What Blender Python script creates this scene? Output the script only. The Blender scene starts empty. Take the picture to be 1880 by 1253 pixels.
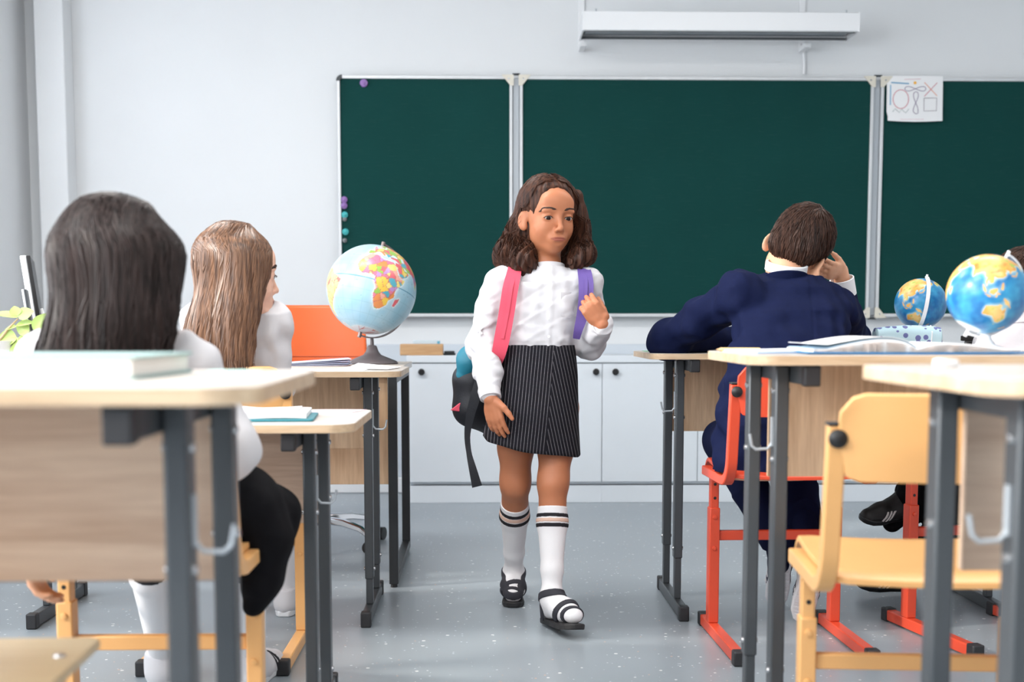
import bpy, math, random
import numpy as np
from mathutils import Vector, Matrix, Euler

# ------------------------------------------------------------------ camera, world, lights
SC = bpy.context.scene
COL = SC.collection
FPX, EYE_H = 2400.0, 0.89                 # focal length in pixels of the 1880 wide frame, eye height
HORIZON, PITCH = 600.0, math.radians(5.5)
PRINC_Y = HORIZON + FPX * math.tan(PITCH)
YAW = math.atan(55.0 / FPX)
CAM = np.array([0.0, 0.0, EYE_H])
_fw = np.array([math.sin(YAW) * math.cos(PITCH), math.cos(YAW) * math.cos(PITCH), -math.sin(PITCH)])
_rt = np.array([math.cos(YAW), -math.sin(YAW), 0.0])
_up = np.cross(_rt, _fw)

def ray(px, py): return _fw + _rt * (px - 940) / FPX - _up * (py - PRINC_Y) / FPX
def P(px, py, Y):
    r = ray(px, py); return CAM + r * (Y / r[1])
def PZ(px, py, z):
    r = ray(px, py); return CAM + r * ((z - EYE_H) / r[2])

cam_d = bpy.data.cameras.new('camera'); cam = bpy.data.objects.new('camera', cam_d); COL.objects.link(cam)
cam.location = CAM
cam.rotation_euler = Matrix((_rt, _up, -_fw)).transposed().to_euler()
cam_d.sensor_width = 36.0; cam_d.lens = FPX / 1880 * 36.0
cam_d.shift_y = (PRINC_Y - 626.5) / 1880
cam_d.clip_start = 0.05
cam_d.dof.use_dof = True; cam_d.dof.focus_distance = 3.95; cam_d.dof.aperture_fstop = 3.6
SC.camera = cam
vs = SC.view_settings
SC.display_settings.display_device = 'sRGB'
vs.view_transform = 'Standard'; vs.look = 'None'; vs.gamma = 1.0; vs.use_curve_mapping = False
vs.exposure = 0.0

w = bpy.data.worlds.new('world'); SC.world = w; w.use_nodes = True
w.node_tree.nodes['Background'].inputs[0].default_value = (0.80, 0.90, 1.0, 1)
w.node_tree.nodes['Background'].inputs[1].default_value = 2.0

def area(name, loc, aim, sx, sy, power, col):
    l = bpy.data.lights.new(name, 'AREA'); l.shape = 'RECTANGLE'; l.size = sx; l.size_y = sy
    l.energy = power; l.color = col
    o = bpy.data.objects.new(name, l); COL.objects.link(o); o.location = loc
    o.rotation_euler = Vector(aim).to_track_quat('-Z', 'Y').to_euler(); return o
def sun(name, frm, energy, ang, col):
    l = bpy.data.lights.new(name, 'SUN'); l.energy = energy; l.angle = math.radians(ang); l.color = col
    o = bpy.data.objects.new(name, l); COL.objects.link(o)
    o.rotation_euler = (-Vector(frm)).to_track_quat('-Z', 'Y').to_euler(); return o
sun('sun', (-1.0, -0.30, 0.45), 3.0, 3.5, (1.0, 0.92, 0.82))
# daylight entering through the four windows of the left wall
for k, (y0, y1) in enumerate(((5.02, 6.40), (3.52, 4.72), (1.34, 3.02), (-0.80, 1.02))):
    area('window_daylight', (-2.56, (y0 + y1) / 2, 1.75), (1, 0, -0.12), y1 - y0, 1.8, (38, 24, 56, 110)[k], (0.93, 0.97, 1.0))
# fill light from above, added as unseen ceiling lamps
for x in (-0.9, 1.6):
    for y in (-1.2, 1.4, 4.0):
        area('ceiling_fill_light', (x, y, 2.93), (0, 0, -1), 1.1, 0.5, 40 if x < 0 else 18, (1.0, 0.97, 0.93))

# ------------------------------------------------------------------ material helpers
def S(r, g, b):
    f = lambda c: ((c / 255) / 12.92) if c / 255 <= 0.04045 else (((c / 255) + 0.055) / 1.055) ** 2.4
    return (f(r), f(g), f(b), 1.0)
def mix(a, b, t): return tuple(a[i] * (1 - t) + b[i] * t for i in range(4))
def mat(name, col, rough=0.5, metal=0.0, bump=0.0, bscale=200.0, var=0.0, vscale=8.0, stretch=(1, 1, 1),
        spec=0.5, sheen=0.0, coat=0.0, sss=0.0, trans=0.0, emit=None):
    m = bpy.data.materials.new(name); m.use_nodes = True; t = m.node_tree; b = t.nodes['Principled BSDF']
    b.inputs['Base Color'].default_value = col; b.inputs['Roughness'].default_value = rough
    b.inputs['Metallic'].default_value = metal; b.inputs['Specular IOR Level'].default_value = spec
    b.inputs['Sheen Weight'].default_value = sheen; b.inputs['Coat Weight'].default_value = coat
    b.inputs['Subsurface Weight'].default_value = sss
    if sss: b.inputs['Subsurface Radius'].default_value = (0.012, 0.005, 0.003)
    b.inputs['Transmission Weight'].default_value = trans
    if emit: b.inputs['Emission Color'].default_value = emit[0]; b.inputs['Emission Strength'].default_value = emit[1]
    tc = t.nodes.new('ShaderNodeTexCoord'); mp = t.nodes.new('ShaderNodeMapping')
    mp.inputs['Scale'].default_value = stretch; t.links.new(tc.outputs['Object'], mp.inputs['Vector'])
    n = t.nodes.new('ShaderNodeTexNoise'); n.inputs['Scale'].default_value = vscale; n.inputs['Detail'].default_value = 4
    t.links.new(mp.outputs[0], n.inputs['Vector'])
    r = t.nodes.new('ShaderNodeMapRange'); r.inputs['From Min'].default_value = .3; r.inputs['From Max'].default_value = .7
    t.links.new(n.outputs['Fac'], r.inputs['Value'])
    mx = t.nodes.new('ShaderNodeMix'); mx.data_type = 'RGBA'
    mx.inputs[6].default_value = tuple(min(1, c * (1 - var)) for c in col[:3]) + (1,)
    mx.inputs[7].default_value = tuple(min(1, c * (1 + var)) for c in col[:3]) + (1,)
    t.links.new(r.outputs[0], mx.inputs[0]); t.links.new(mx.outputs[2], b.inputs['Base Color'])
    if bump:
        n2 = t.nodes.new('ShaderNodeTexNoise'); n2.inputs['Scale'].default_value = bscale; n2.inputs['Detail'].default_value = 3
        t.links.new(mp.outputs[0], n2.inputs['Vector'])
        bp = t.nodes.new('ShaderNodeBump'); bp.inputs['Strength'].default_value = bump; bp.inputs['Distance'].default_value = 0.002
        t.links.new(n2.outputs['Fac'], bp.inputs['Height']); t.links.new(bp.outputs[0], b.inputs['Normal'])
    return m
def wood(name, light, dark, axis='x', rough=0.45, scale=1.0):
    """laminate with long grain along the given axis"""
    m = mat(name, light, rough); t = m.node_tree; b = t.nodes['Principled BSDF']
    mp = [n for n in t.nodes if n.type == 'MAPPING'][0]
    st = {'x': (1.4, 16, 16), 'y': (16, 1.4, 16), 'z': (16, 16, 1.4)}[axis]
    mp.inputs['Scale'].default_value = tuple(v * scale for v in st)
    n = [q for q in t.nodes if q.type == 'TEX_NOISE'][0]; n.inputs['Scale'].default_value = 1.6; n.inputs['Detail'].default_value = 8
    n.inputs['Distortion'].default_value = 0.9
    fine = t.nodes.new('ShaderNodeTexNoise'); fine.inputs['Scale'].default_value = 9; fine.inputs['Detail'].default_value = 6
    t.links.new(mp.outputs[0], fine.inputs['Vector'])
    ad = t.nodes.new('ShaderNodeMath'); ad.operation = 'MULTIPLY_ADD'; ad.inputs[1].default_value = 0.45
    t.links.new(fine.outputs['Fac'], ad.inputs[0]); t.links.new(n.outputs['Fac'], ad.inputs[2])
    r = [q for q in t.nodes if q.type == 'MAP_RANGE'][0]; r.inputs['From Min'].default_value = .5; r.inputs['From Max'].default_value = .92
    t.links.new(ad.outputs[0], r.inputs['Value'])
    mx = [q for q in t.nodes if q.type == 'MIX'][0]; mx.inputs[6].default_value = light; mx.inputs[7].default_value = dark
    return m

M = {}
M['wall'] = mat('wall_paint', S(229, 231, 233), .7, bump=.08, bscale=260, var=.012, vscale=2)
M['dado'] = mat('dado_paint', S(206, 213, 221), .6, bump=.06, bscale=260, var=.012, vscale=2)
M['ceil'] = mat('ceiling_paint', S(240, 240, 240), .8)
M['white'] = mat('white_laminate', S(226, 232, 238), .35, var=.01)
M['whiteplastic'] = mat('white_plastic', S(240, 241, 243), .3)
M['alu'] = mat('brushed_aluminium', S(214, 216, 218), .36, .2, var=.04, vscale=20, stretch=(1, 1, .1))
M['cream'] = mat('cream_plastic', S(222, 216, 202), .45)
M['darkplastic'] = mat('dark_grey_plastic', S(58, 62, 66), .45)
M['black'] = mat('black_plastic', S(26, 26, 28), .42)
M['capplastic'] = mat('end_cap_plastic', S(40, 40, 43), .5)
M['chrome'] = mat('chrome', S(215, 216, 220), .12, 1.0)
M['gun'] = mat('grey_powder_coat', S(74, 78, 82), .36, .25, bump=.05, bscale=500)
M['galv'] = mat('grey_metal_bright', S(176, 182, 188), .35, .3)
M['top'] = wood('pale_tabletop', S(206, 198, 192), S(192, 181, 171), 'x', .3)
M['edge'] = wood('tabletop_edge', S(222, 196, 164), S(190, 160, 128), 'x', .4)
M['panel_v'] = wood('panel_vertical_grain', S(240, 206, 170), S(208, 168, 132), 'z')
M['panel_h'] = wood('panel_horizontal_grain', S(228, 200, 176), S(200, 168, 144), 'x')
M['orange'] = mat('yellow_orange_paint', S(236, 180, 116), .35, var=.02, bump=.03, bscale=300)
M['red'] = mat('red_orange_paint', S(216, 76, 48), .35, var=.02, bump=.03, bscale=300)
M['boltmetal'] = mat('bolt_metal', S(190, 190, 192), .25, .9)
M['birch'] = wood('birch_block', S(216, 176, 132), S(192, 148, 104), 'x', .5)
M['seatcream'] = wood('cream_plywood', S(222, 200, 164), S(206, 182, 144), 'x', .4)
M['leather'] = mat('orange_leatherette', S(226, 102, 46), .42, bump=.15, bscale=400, var=.03)
M['paper'] = mat('white_paper', S(243, 243, 244), .7, var=.01)
M['pagegrey'] = mat('page_block', S(232, 226, 220), .8, var=.06, vscale=40, stretch=(.1, .1, 30))

def board_mat():
    m = mat('green_chalkboard', S(22, 65, 62), .75, spec=.06, bump=.05, bscale=900, var=.05, vscale=3)
    t = m.node_tree; b = t.nodes['Principled BSDF']
    mx = [q for q in t.nodes if q.type == 'MIX'][0]
    tc = [q for q in t.nodes if q.type == 'TEX_COORD'][0]
    mp = t.nodes.new('ShaderNodeMapping'); mp.inputs['Rotation'].default_value = (0, .9, 0); mp.inputs['Scale'].default_value = (3, 1, 40)
    t.links.new(tc.outputs['Object'], mp.inputs['Vector'])
    n = t.nodes.new('ShaderNodeTexNoise'); n.inputs['Scale'].default_value = 4; n.inputs['Detail'].default_value = 5
    t.links.new(mp.outputs[0], n.inputs['Vector'])
    r = t.nodes.new('ShaderNodeMapRange'); r.inputs['From Min'].default_value = .58; r.inputs['From Max'].default_value = .95
    r.inputs['To Max'].default_value = .05
    t.links.new(n.outputs['Fac'], r.inputs['Value'])
    m2 = t.nodes.new('ShaderNodeMix'); m2.data_type = 'RGBA'; m2.inputs[7].default_value = S(170, 190, 186)
    t.links.new(r.outputs[0], m2.inputs[0]); t.links.new(mx.outputs[2], m2.inputs[6]); t.links.new(m2.outputs[2], b.inputs['Base Color'])
    return m
M['board'] = board_mat()

def floor_mat():
    m = mat('grey_vinyl_floor', S(149, 158, 165), .30, var=.05, vscale=1.2)
    t = m.node_tree; b = t.nodes['Principled BSDF']; tc = [q for q in t.nodes if q.type == 'TEX_COORD'][0]
    prev = [q for q in t.nodes if q.type == 'MIX'][0].outputs[2]
    for sc, col, th, seed in ((30, S(240, 242, 240), .17, 0), (37, S(226, 180, 146), .12, 5), (52, S(214, 222, 226), .19, 9)):
        mp = t.nodes.new('ShaderNodeMapping'); mp.inputs['Location'].default_value = (seed, seed * 1.7, 0)
        mp.inputs['Scale'].default_value = (1, 1, 0)
        t.links.new(tc.outputs['Object'], mp.inputs['Vector'])
        v = t.nodes.new('ShaderNodeTexVoronoi'); v.inputs['Scale'].default_value = sc; t.links.new(mp.outputs[0], v.inputs['Vector'])
        sep = t.nodes.new('ShaderNodeSeparateColor'); t.links.new(v.outputs['Color'], sep.inputs[0])
        ml = t.nodes.new('ShaderNodeMath'); ml.operation = 'MULTIPLY'; ml.inputs[1].default_value = th
        t.links.new(sep.outputs[0], ml.inputs[0])
        lt = t.nodes.new('ShaderNodeMath'); lt.operation = 'LESS_THAN'
        t.links.new(v.outputs['Distance'], lt.inputs[0]); t.links.new(ml.outputs[0], lt.inputs[1])
        ga = t.nodes.new('ShaderNodeMath'); ga.operation = 'GREATER_THAN'; ga.inputs[1].default_value = .45
        t.links.new(sep.outputs[1], ga.inputs[0])
        an = t.nodes.new('ShaderNodeMath'); an.operation = 'MULTIPLY'
        t.links.new(lt.outputs[0], an.inputs[0]); t.links.new(ga.outputs[0], an.inputs[1])
        mx = t.nodes.new('ShaderNodeMix'); mx.data_type = 'RGBA'; mx.inputs[7].default_value = col
        t.links.new(an.outputs[0], mx.inputs[0]); t.links.new(prev, mx.inputs[6]); prev = mx.outputs[2]
    # welded seams of the vinyl sheets
    sp = t.nodes.new('ShaderNodeSeparateXYZ'); t.links.new(tc.outputs['Object'], sp.inputs[0])
    a = t.nodes.new('ShaderNodeMath'); a.operation = 'PINGPONG'; a.inputs[1].default_value = 1.0
    o = t.nodes.new('ShaderNodeMath'); o.operation = 'ADD'; o.inputs[1].default_value = 0.40
    t.links.new(sp.outputs[1], o.inputs[0]); t.links.new(o.outputs[0], a.inputs[0])
    c = t.nodes.new('ShaderNodeMath'); c.operation = 'LESS_THAN'; c.inputs[1].default_value = .0025; t.links.new(a.outputs[0], c.inputs[0])
    mx = t.nodes.new('ShaderNodeMix'); mx.data_type = 'RGBA'; mx.inputs[7].default_value = S(150, 158, 164)
    t.links.new(c.outputs[0], mx.inputs[0]); t.links.new(prev, mx.inputs[6]); t.links.new(mx.outputs[2], b.inputs['Base Color'])
    return m
M['floor'] = floor_mat()

def glass_mat():
    m = bpy.data.materials.new('window_glass'); m.use_nodes = True; t = m.node_tree; t.nodes.clear()
    o = t.nodes.new('ShaderNodeOutputMaterial'); mx = t.nodes.new('ShaderNodeMixShader'); mx.inputs[0].default_value = .06
    a = t.nodes.new('ShaderNodeBsdfTransparent'); g = t.nodes.new('ShaderNodeBsdfGlossy'); g.inputs['Roughness'].default_value = .02
    t.links.new(a.outputs[0], mx.inputs[1]); t.links.new(g.outputs[0], mx.inputs[2]); t.links.new(mx.outputs[0], o.inputs[0])
    return m
M['glass'] = glass_mat()
def sun_block_mat():
    m = bpy.data.materials.new('sun_block_fabric'); m.use_nodes = True; t = m.node_tree; t.nodes.clear()
    o = t.nodes.new('ShaderNodeOutputMaterial'); mx = t.nodes.new('ShaderNodeMixShader'); mx.inputs[0].default_value = .5
    a = t.nodes.new('ShaderNodeBsdfDiffuse'); g = t.nodes.new('ShaderNodeBsdfTranslucent')
    a.inputs[0].default_value = g.inputs[0].default_value = (.9, .92, .95, 1)
    t.links.new(a.outputs[0], mx.inputs[1]); t.links.new(g.outputs[0], mx.inputs[2]); t.links.new(mx.outputs[0], o.inputs[0])
    return m
M['blind'] = sun_block_mat()  # translucent cloth of the added blind that holds back the sun
def leaf_mat():
    m = mat('leaf_green', S(190, 214, 128), .35, var=.2, vscale=9)
    return m
M['leaf'] = leaf_mat()

# ------------------------------------------------------------------ mesh helpers
class MB:
    def __init__(s): s.v = []; s.f = []
    def add(s, v, f):
        o = len(s.v); s.v += [tuple(map(float, p)) for p in v]; s.f += [tuple(i + o for i in q) for q in f]; return s
    def box(s, c, d, R=None):
        x, y, z = d[0] / 2, d[1] / 2, d[2] / 2
        pts = [Vector((a * x, b * y, e * z)) for a in (-1, 1) for b in (-1, 1) for e in (-1, 1)]
        if R is not None: pts = [R @ p for p in pts]
        c = Vector(c)
        return s.add([c + p for p in pts], [(0, 1, 3, 2), (4, 6, 7, 5), (0, 4, 5, 1), (2, 3, 7, 6), (0, 2, 6, 4), (1, 5, 7, 3)])
    def span(s, x0, x1, y0, y1, z0, z1):
        return s.box(((x0 + x1) / 2, (y0 + y1) / 2, (z0 + z1) / 2), (x1 - x0, y1 - y0, z1 - z0))
    def sweep(s, path, section, up=(0, 0, 1), closed_sec=True, caps=True, scales=None):
        """sweep a 2D section (list of (a, b)) along path; a = side, b = local up"""
        path = [Vector(p) for p in path]; n = len(path); m = len(section); vv = []
        side = None
        for i, p in enumerate(path):
            t = (path[min(i + 1, n - 1)] - path[max(i - 1, 0)]).normalized()
            u = Vector(up)
            sd = t.cross(u)
            if sd.length < 1e-4: sd = side if side else t.cross(Vector((1, 0, 0)))
            sd.normalize(); side = sd; u2 = sd.cross(t).normalized()
            k = scales[i] if scales else 1
            vv += [p + sd * a * k + u2 * b * k for a, b in section]
        ff = []
        for i in range(n - 1):
            for j in range(m if closed_sec else m - 1):
                j2 = (j + 1) % m
                ff.append((i * m + j, i * m + j2, (i + 1) * m + j2, (i + 1) * m + j))
        if caps and closed_sec: ff += [tuple(range(m))[::-1], tuple((n - 1) * m + j for j in range(m))]
        return s.add(vv, ff)
    def tube(s, path, r, sides=10, up=(0, 0, 1), scales=None):
        return s.sweep(path, [(r * math.cos(6.28319 * k / sides), r * math.sin(6.28319 * k / sides)) for k in range(sides)], up, scales=scales)
    def rect(s, path, w, h, up=(0, 0, 1)):
        return s.sweep(path, [(-w / 2, -h / 2), (w / 2, -h / 2), (w / 2, h / 2), (-w / 2, h / 2)], up)
    def cyl(s, a, b, r, sides=14):
        d = (Vector(b) - Vector(a)); up = (0, 0, 1) if abs(d.normalized().z) < .9 else (1, 0, 0)
        return s.tube([a, b], r, sides, up)
    def prism(s, poly, z0, z1):
        n = len(poly)
        return s.add([(x, y, z0) for x, y in poly] + [(x, y, z1) for x, y in poly],
                     [tuple(range(n))[::-1], tuple(range(n, 2 * n))] + [(i, (i + 1) % n, n + (i + 1) % n, n + i) for i in range(n)])
    def lathe(s, prof, c=(0, 0, 0), R=None, sides=28):
        vv = []; n = len(prof)
        for r, z in prof:
            for k in range(sides):
                a = 6.28318530718 * k / sides; p = Vector((r * math.cos(a), r * math.sin(a), z))
                if R is not None: p = R @ p
                vv.append(Vector(c) + p)
        ff = [(i * sides + k, i * sides + (k + 1) % sides, (i + 1) * sides + (k + 1) % sides, (i + 1) * sides + k) for i in range(n - 1) for k in range(sides)]
        ff += [tuple(range(sides))[::-1], tuple((n - 1) * sides + k for k in range(sides))]
        return s.add(vv, ff)
    def ball(s, c, r, R=None, nu=16, nv=10):
        r = (r, r, r) if isinstance(r, (int, float)) else r
        vv = []
        for i in range(1, nv):
            for k in range(nu):
                a, b = 6.28318530718 * k / nu, math.pi * i / nv
                p = Vector((r[0] * math.sin(b) * math.cos(a), r[1] * math.sin(b) * math.sin(a), r[2] * math.cos(b)))
                vv.append(Vector(c) + (R @ p if R is not None else p))
        top = Vector((0, 0, r[2])); bot = Vector((0, 0, -r[2]))
        vv += [Vector(c) + (R @ top if R is not None else top), Vector(c) + (R @ bot if R is not None else bot)]
        t, b2 = len(vv) - 2, len(vv) - 1
        ff = [(i * nu + k, (i + 1) * nu + k, (i + 1) * nu + (k + 1) % nu, i * nu + (k + 1) % nu) for i in range(nv - 2) for k in range(nu)]
        ff += [(t, k, (k + 1) % nu) for k in range(nu)] + [(b2, (nv - 2) * nu + (k + 1) % nu, (nv - 2) * nu + k) for k in range(nu)]
        return s.add(vv, ff)
    def grid(s, fn, nu, nv, thick=None):
        """fn(u, v) -> point; with thick a closed slab offset along -normal z"""
        pts = [Vector(fn(i / nu, j / nv)) for i in range(nu + 1) for j in range(nv + 1)]
        W = nv + 1
        ff = [(i * W + j, (i + 1) * W + j, (i + 1) * W + j + 1, i * W + j + 1) for i in range(nu) for j in range(nv)]
        if thick is None: return s.add(pts, ff)
        n = len(pts); th = Vector(thick)
        edge = [(i, 0) for i in range(nu)] + [(nu, j) for j in range(nv)] + [(i, nv) for i in range(nu, 0, -1)] + [(0, j) for j in range(nv, 0, -1)]
        e = [i * W + j for i, j in edge]
        return s.add(pts + [p + th for p in pts], ff + [tuple(n + q for q in f[::-1]) for f in ff] +
                     [(e[(k + 1) % len(e)], e[k], n + e[k], n + e[(k + 1) % len(e)]) for k in range(len(e))])

def root_offset(p):
    o = Vector((0, 0, 0))
    while p is not None: o += p.location; p = p.parent
    return o
def obj(name, mb, m, parent=None, world=False, bevel=0, seg=2, smooth=True, sharp=40, loc=None):
    me = bpy.data.meshes.new(name)
    if isinstance(mb, MB):
        v = mb.v
        if world and parent is not None:
            o = root_offset(parent); v = [(a - o.x, b - o.y, c - o.z) for a, b, c in v]
        me.from_pydata(v, [], mb.f)
    else:
        v, f = mb; v = np.asarray(v, np.float32); f = np.asarray(f, np.int32)
        if world and parent is not None: v = v - np.array(root_offset(parent), np.float32)
        me.vertices.add(len(v)); me.vertices.foreach_set('co', v.ravel())
        k = f.shape[1]; me.loops.add(f.size); me.loops.foreach_set('vertex_index', f.ravel())
        me.polygons.add(len(f)); me.polygons.foreach_set('loop_start', np.arange(0, f.size, k, dtype=np.int32))
        me.polygons.foreach_set('loop_total', np.full(len(f), k, np.int32))
    me.update(calc_edges=True); me.validate()
    if m is not None: me.materials.append(m)
    o = bpy.data.objects.new(name, me); COL.objects.link(o)
    if parent is not None: o.parent = parent
    if loc is not None: o.location = loc
    if smooth:
        me.polygons.foreach_set('use_smooth', np.ones(len(me.polygons), bool))
        if sharp: me.set_sharp_from_angle(angle=math.radians(sharp))
    if bevel:
        b = o.modifiers.new('bevel', 'BEVEL'); b.width = bevel; b.segments = seg; b.limit_method = 'ANGLE'; b.angle_limit = math.radians(50)
        b.harden_normals = False
    return o
def tag(o, label=None, cat=None, group=None, kind=None):
    for k, v in (('label', label), ('category', cat), ('group', group), ('kind', kind)):
        if v: o[k] = v
    return o
def thing(name, label, cat, loc=(0, 0, 0), rz=0, group=None):
    o = bpy.data.objects.new(name, None); COL.objects.link(o); o.location = loc; o.rotation_euler = (0, 0, rz)
    o.empty_display_size = .05
    return tag(o, label, cat, group)
def struct(name, mb, m, parent=None, **k):
    o = obj(name, mb, m, parent, **k)
    if parent is None: o['kind'] = 'structure'
    return o
def rrect(x0, x1, y0, y1, r, seg=7):
    p = []
    for cx, cy, a in ((x1 - r, y1 - r, 0), (x0 + r, y1 - r, 90), (x0 + r, y0 + r, 180), (x1 - r, y0 + r, 270)):
        p += [(cx + r * math.cos(math.radians(a + 90 * k / seg)), cy + r * math.sin(math.radians(a + 90 * k / seg))) for k in range(seg + 1)]
    return p
# ------------------------------------------------------------------ the room
XL, XR, YB, YF, ZC = -2.36, 4.4, -3.2, 7.0, 3.05
WIN = ((5.02, 6.42), (3.52, 4.72), (1.34, 3.02), (-0.80, 1.02)); WZ0, WZ1 = 0.806, 2.78  # unseen gaps between windows shaped to keep sun off the walking girl
struct('floor', MB().span(XL - .3, XR + .2, YB - .2, YF + .2, -.1, 0), M['floor'], smooth=False)
struct('ceiling', MB().span(XL - .3, XR + .2, YB - .2, YF + .2, ZC, ZC + .1), M['ceil'], smooth=False)
struct('wall_front', MB().span(XL - .3, XR + .2, YF, YF + .2, 0, ZC), M['wall'], smooth=False)
struct('wall_back', MB().span(XL - .3, XR + .2, YB - .2, YB, 0, ZC), M['wall'], smooth=False)
struct('wall_right', MB().span(XR, XR + .2, YB, YF, 0, ZC), M['wall'], smooth=False)
wl = MB().span(XL - .3, XL, YB, YF, 0, WZ0 - .03).span(XL - .3, XL, YB, YF, WZ1, ZC)
ys = [YF] + [v for a, b in WIN for v in (b, a)] + [YB]
for k in range(0, len(ys), 2): wl.span(XL - .3, XL, ys[k + 1], ys[k], WZ0 - .03, WZ1)
struct('wall_left', wl, M['wall'], smooth=False)
for k, (a, b) in enumerate(WIN):
    wroot = struct('window_%d' % (k + 1), MB().span(XL - .27, XL - .21, a, b, WZ0, WZ0 + .07).span(XL - .27, XL - .21, a, b, WZ1 - .07, WZ1)
                   .span(XL - .27, XL - .21, a, a + .07, WZ0 + .07, WZ1 - .07).span(XL - .27, XL - .21, b - .07, b, WZ0 + .07, WZ1 - .07)
                   .span(XL - .265, XL - .215, (a + b) / 2 - .04, (a + b) / 2 + .04, WZ0 + .07, WZ1 - .07), M['whiteplastic'], bevel=.004)
    for y0, y1 in ((a + .07, (a + b) / 2 - .04), ((a + b) / 2 + .04, b - .07)):
        obj('pane', MB().span(XL - .244, XL - .238, y0, y1, WZ0 + .07, WZ1 - .07), M['glass'], wroot, smooth=False)
    obj('windowsill', MB().prism(rrect(XL - .21, XL + .05, a - .04, b + .04, .012), WZ0 - .03, WZ0), M['whiteplastic'], wroot, bevel=.004)
rb = thing('sun_block_blind', 'added white translucent blind keeping sun off the chalkboard at the front corner window', 'blind', (XL - .12, 5.72, WZ1))  # blind added here to keep direct sun patches off the chalkboard
obj('fabric', MB().span(-.0006, .0006, -.68, .68, -1.93, -.03), M['blind'], rb, smooth=False)
obj('roller', MB().cyl((0, -.68, -.025), (0, .68, -.025), .022), M['whiteplastic'], rb)
obj('bottom_bar', MB().span(-.006, .006, -.68, .68, -1.955, -1.93), M['whiteplastic'], rb, bevel=.003)
# boxed pipe in the front corner, dado and skirting
struct('trim_1', MB().span(P(76, 300, 6.9)[0], -2.118, YF - .15, YF, 0, ZC), M['wall'], bevel=.006)
struct('trim_2', MB().span(-2.118, XR, YF - .014, YF, .085, .797), M['dado'], bevel=.004)
struct('baseboard_front', MB().span(-2.118, XR, YF - .028, YF, 0, .085), M['whiteplastic'], bevel=.006)
struct('baseboard_left', MB().span(XL, XL + .016, YB, YF - .15, 0, .085), M['whiteplastic'], bevel=.006)
struct('baseboard_right', MB().span(XR - .016, XR, YB, YF - .03, 0, .085), M['whiteplastic'], bevel=.006)
# ceiling panels added out of view to carry the overhead fill light
M['fill_glow'] = mat('fill_lamp_diffuser', (1, 1, 1, 1), .5, emit=((1, .97, .93, 1), 1.5))
for i, x in enumerate((-0.9, 1.6)):
    for j, y in enumerate((-1.2, 1.4, 4.0)):
        l = thing('added_ceiling_lamp', 'added flat white ceiling panel lamp for fill light in the ' + ('window side' if i == 0 else 'inner') + ' row, ' + ('over the back', 'over the middle', 'over the front')[j] + ' desks', 'lamp', (x, y, ZC))
        obj('housing', MB().span(-.6, .6, -.3, .3, -.06, 0), M['whiteplastic'], l, bevel=.005)
        obj('diffuser', MB().span(-.57, .57, -.27, .27, -.066, -.06), M['fill_glow'], l, smooth=False)

# ------------------------------------------------------------------ chalkboard
BY = 6.93
bx = [P(x, 360, BY)[0] for x in (621, 941, 954, 1599, 1612)] ; bx.append(bx[4] + (bx[1] - bx[0]))
bz1, bz0 = P(940, 140, BY)[2], P(940, 582, BY)[2]
cb = thing('chalkboard', 'wide green chalkboard of three panels in an aluminium frame on the wall', 'chalkboard', ((bx[2] + bx[3]) / 2, BY, bz0))
def wobj(n, mb, m, par, **k): return obj(n, mb, m, par, world=True, **k)
for a, b in ((0, 1), (2, 3), (4, 5)):
    x0, x1 = bx[a], bx[b]
    pn = wobj('writing_panel', MB().span(x0 + .012, x1 - .012, BY, BY + .02, bz0 + .016, bz1 - .016), M['board'], cb, smooth=False)
    fr = .017
    for q in (MB().span(x0, x1, BY - .012, BY + .03, bz1 - fr, bz1), MB().span(x0, x1, BY - .012, BY + .03, bz0, bz0 + fr),
              MB().span(x0, x0 + .016, BY - .012, BY + .03, bz0 + fr, bz1 - fr), MB().span(x1 - .016, x1, BY - .012, BY + .03, bz0 + fr, bz1 - fr)):
        obj('frame_bar', q, M['alu'], pn, world=True, bevel=.003)
for x0, x1 in ((bx[1], bx[2]), (bx[3], bx[4])):
    wobj('hinge_profile', MB().span(x0 + .002, x1 - .002, BY + .004, BY + .03, bz0 + .01, bz1 - .01), M['galv'], cb, bevel=.002)
    for z, s in ((bz1, -1), (bz0, 1)):
        for x, d in ((x0, -1), (x1, 1)):
            poly = [(x - d * .006, z - s * .006), (x + d * .058, z - s * .006), (x + d * .012, z + s * .05), (x - d * .006, z + s * .05)]
            hg = wobj('hinge_plate', MB().add([(px, y, pz) for y in (BY - .016, BY - .012) for px, pz in poly],
                      [(0, 1, 2, 3), (7, 6, 5, 4), (0, 4, 5, 1), (1, 5, 6, 2), (2, 6, 7, 3), (3, 7, 4, 0)]), M['cream'], cb, smooth=False)
            obj('screw', MB().cyl((x + d * .02, BY - .018, z + s * .015), (x + d * .02, BY - .015, z + s * .015), .005, 8), M['boltmetal'], hg, world=True)
        wobj('hinge_pin', MB().cyl(((x0 + x1) / 2 - .02, BY - .008, z - s * .008), ((x0 + x1) / 2 + .02, BY - .008, z - s * .008), .006, 8), M['darkplastic'], cb)
_c = MB()
arc = [(bx[0] + .028 - .030 * math.cos(a), bz1 - .028 + .030 * math.sin(a)) for a in [i * math.pi / 2 / 6 for i in range(7)]]
inn = [(bx[0] + .028 - .010 * math.cos(a), bz1 - .028 + .010 * math.sin(a)) for a in [i * math.pi / 2 / 6 for i in range(7)]]
for i in range(6):
    q = [arc[i], arc[i + 1], inn[i + 1], inn[i]]
    _c.add([(x, y, z) for y in (BY - .017, BY + .03) for x, z in q],
           [(0, 1, 2, 3), (7, 6, 5, 4), (0, 4, 5, 1), (1, 5, 6, 2), (2, 6, 7, 3), (3, 7, 4, 0)])
wobj('corner_cap', _c, M['darkplastic'], cb)
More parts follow.
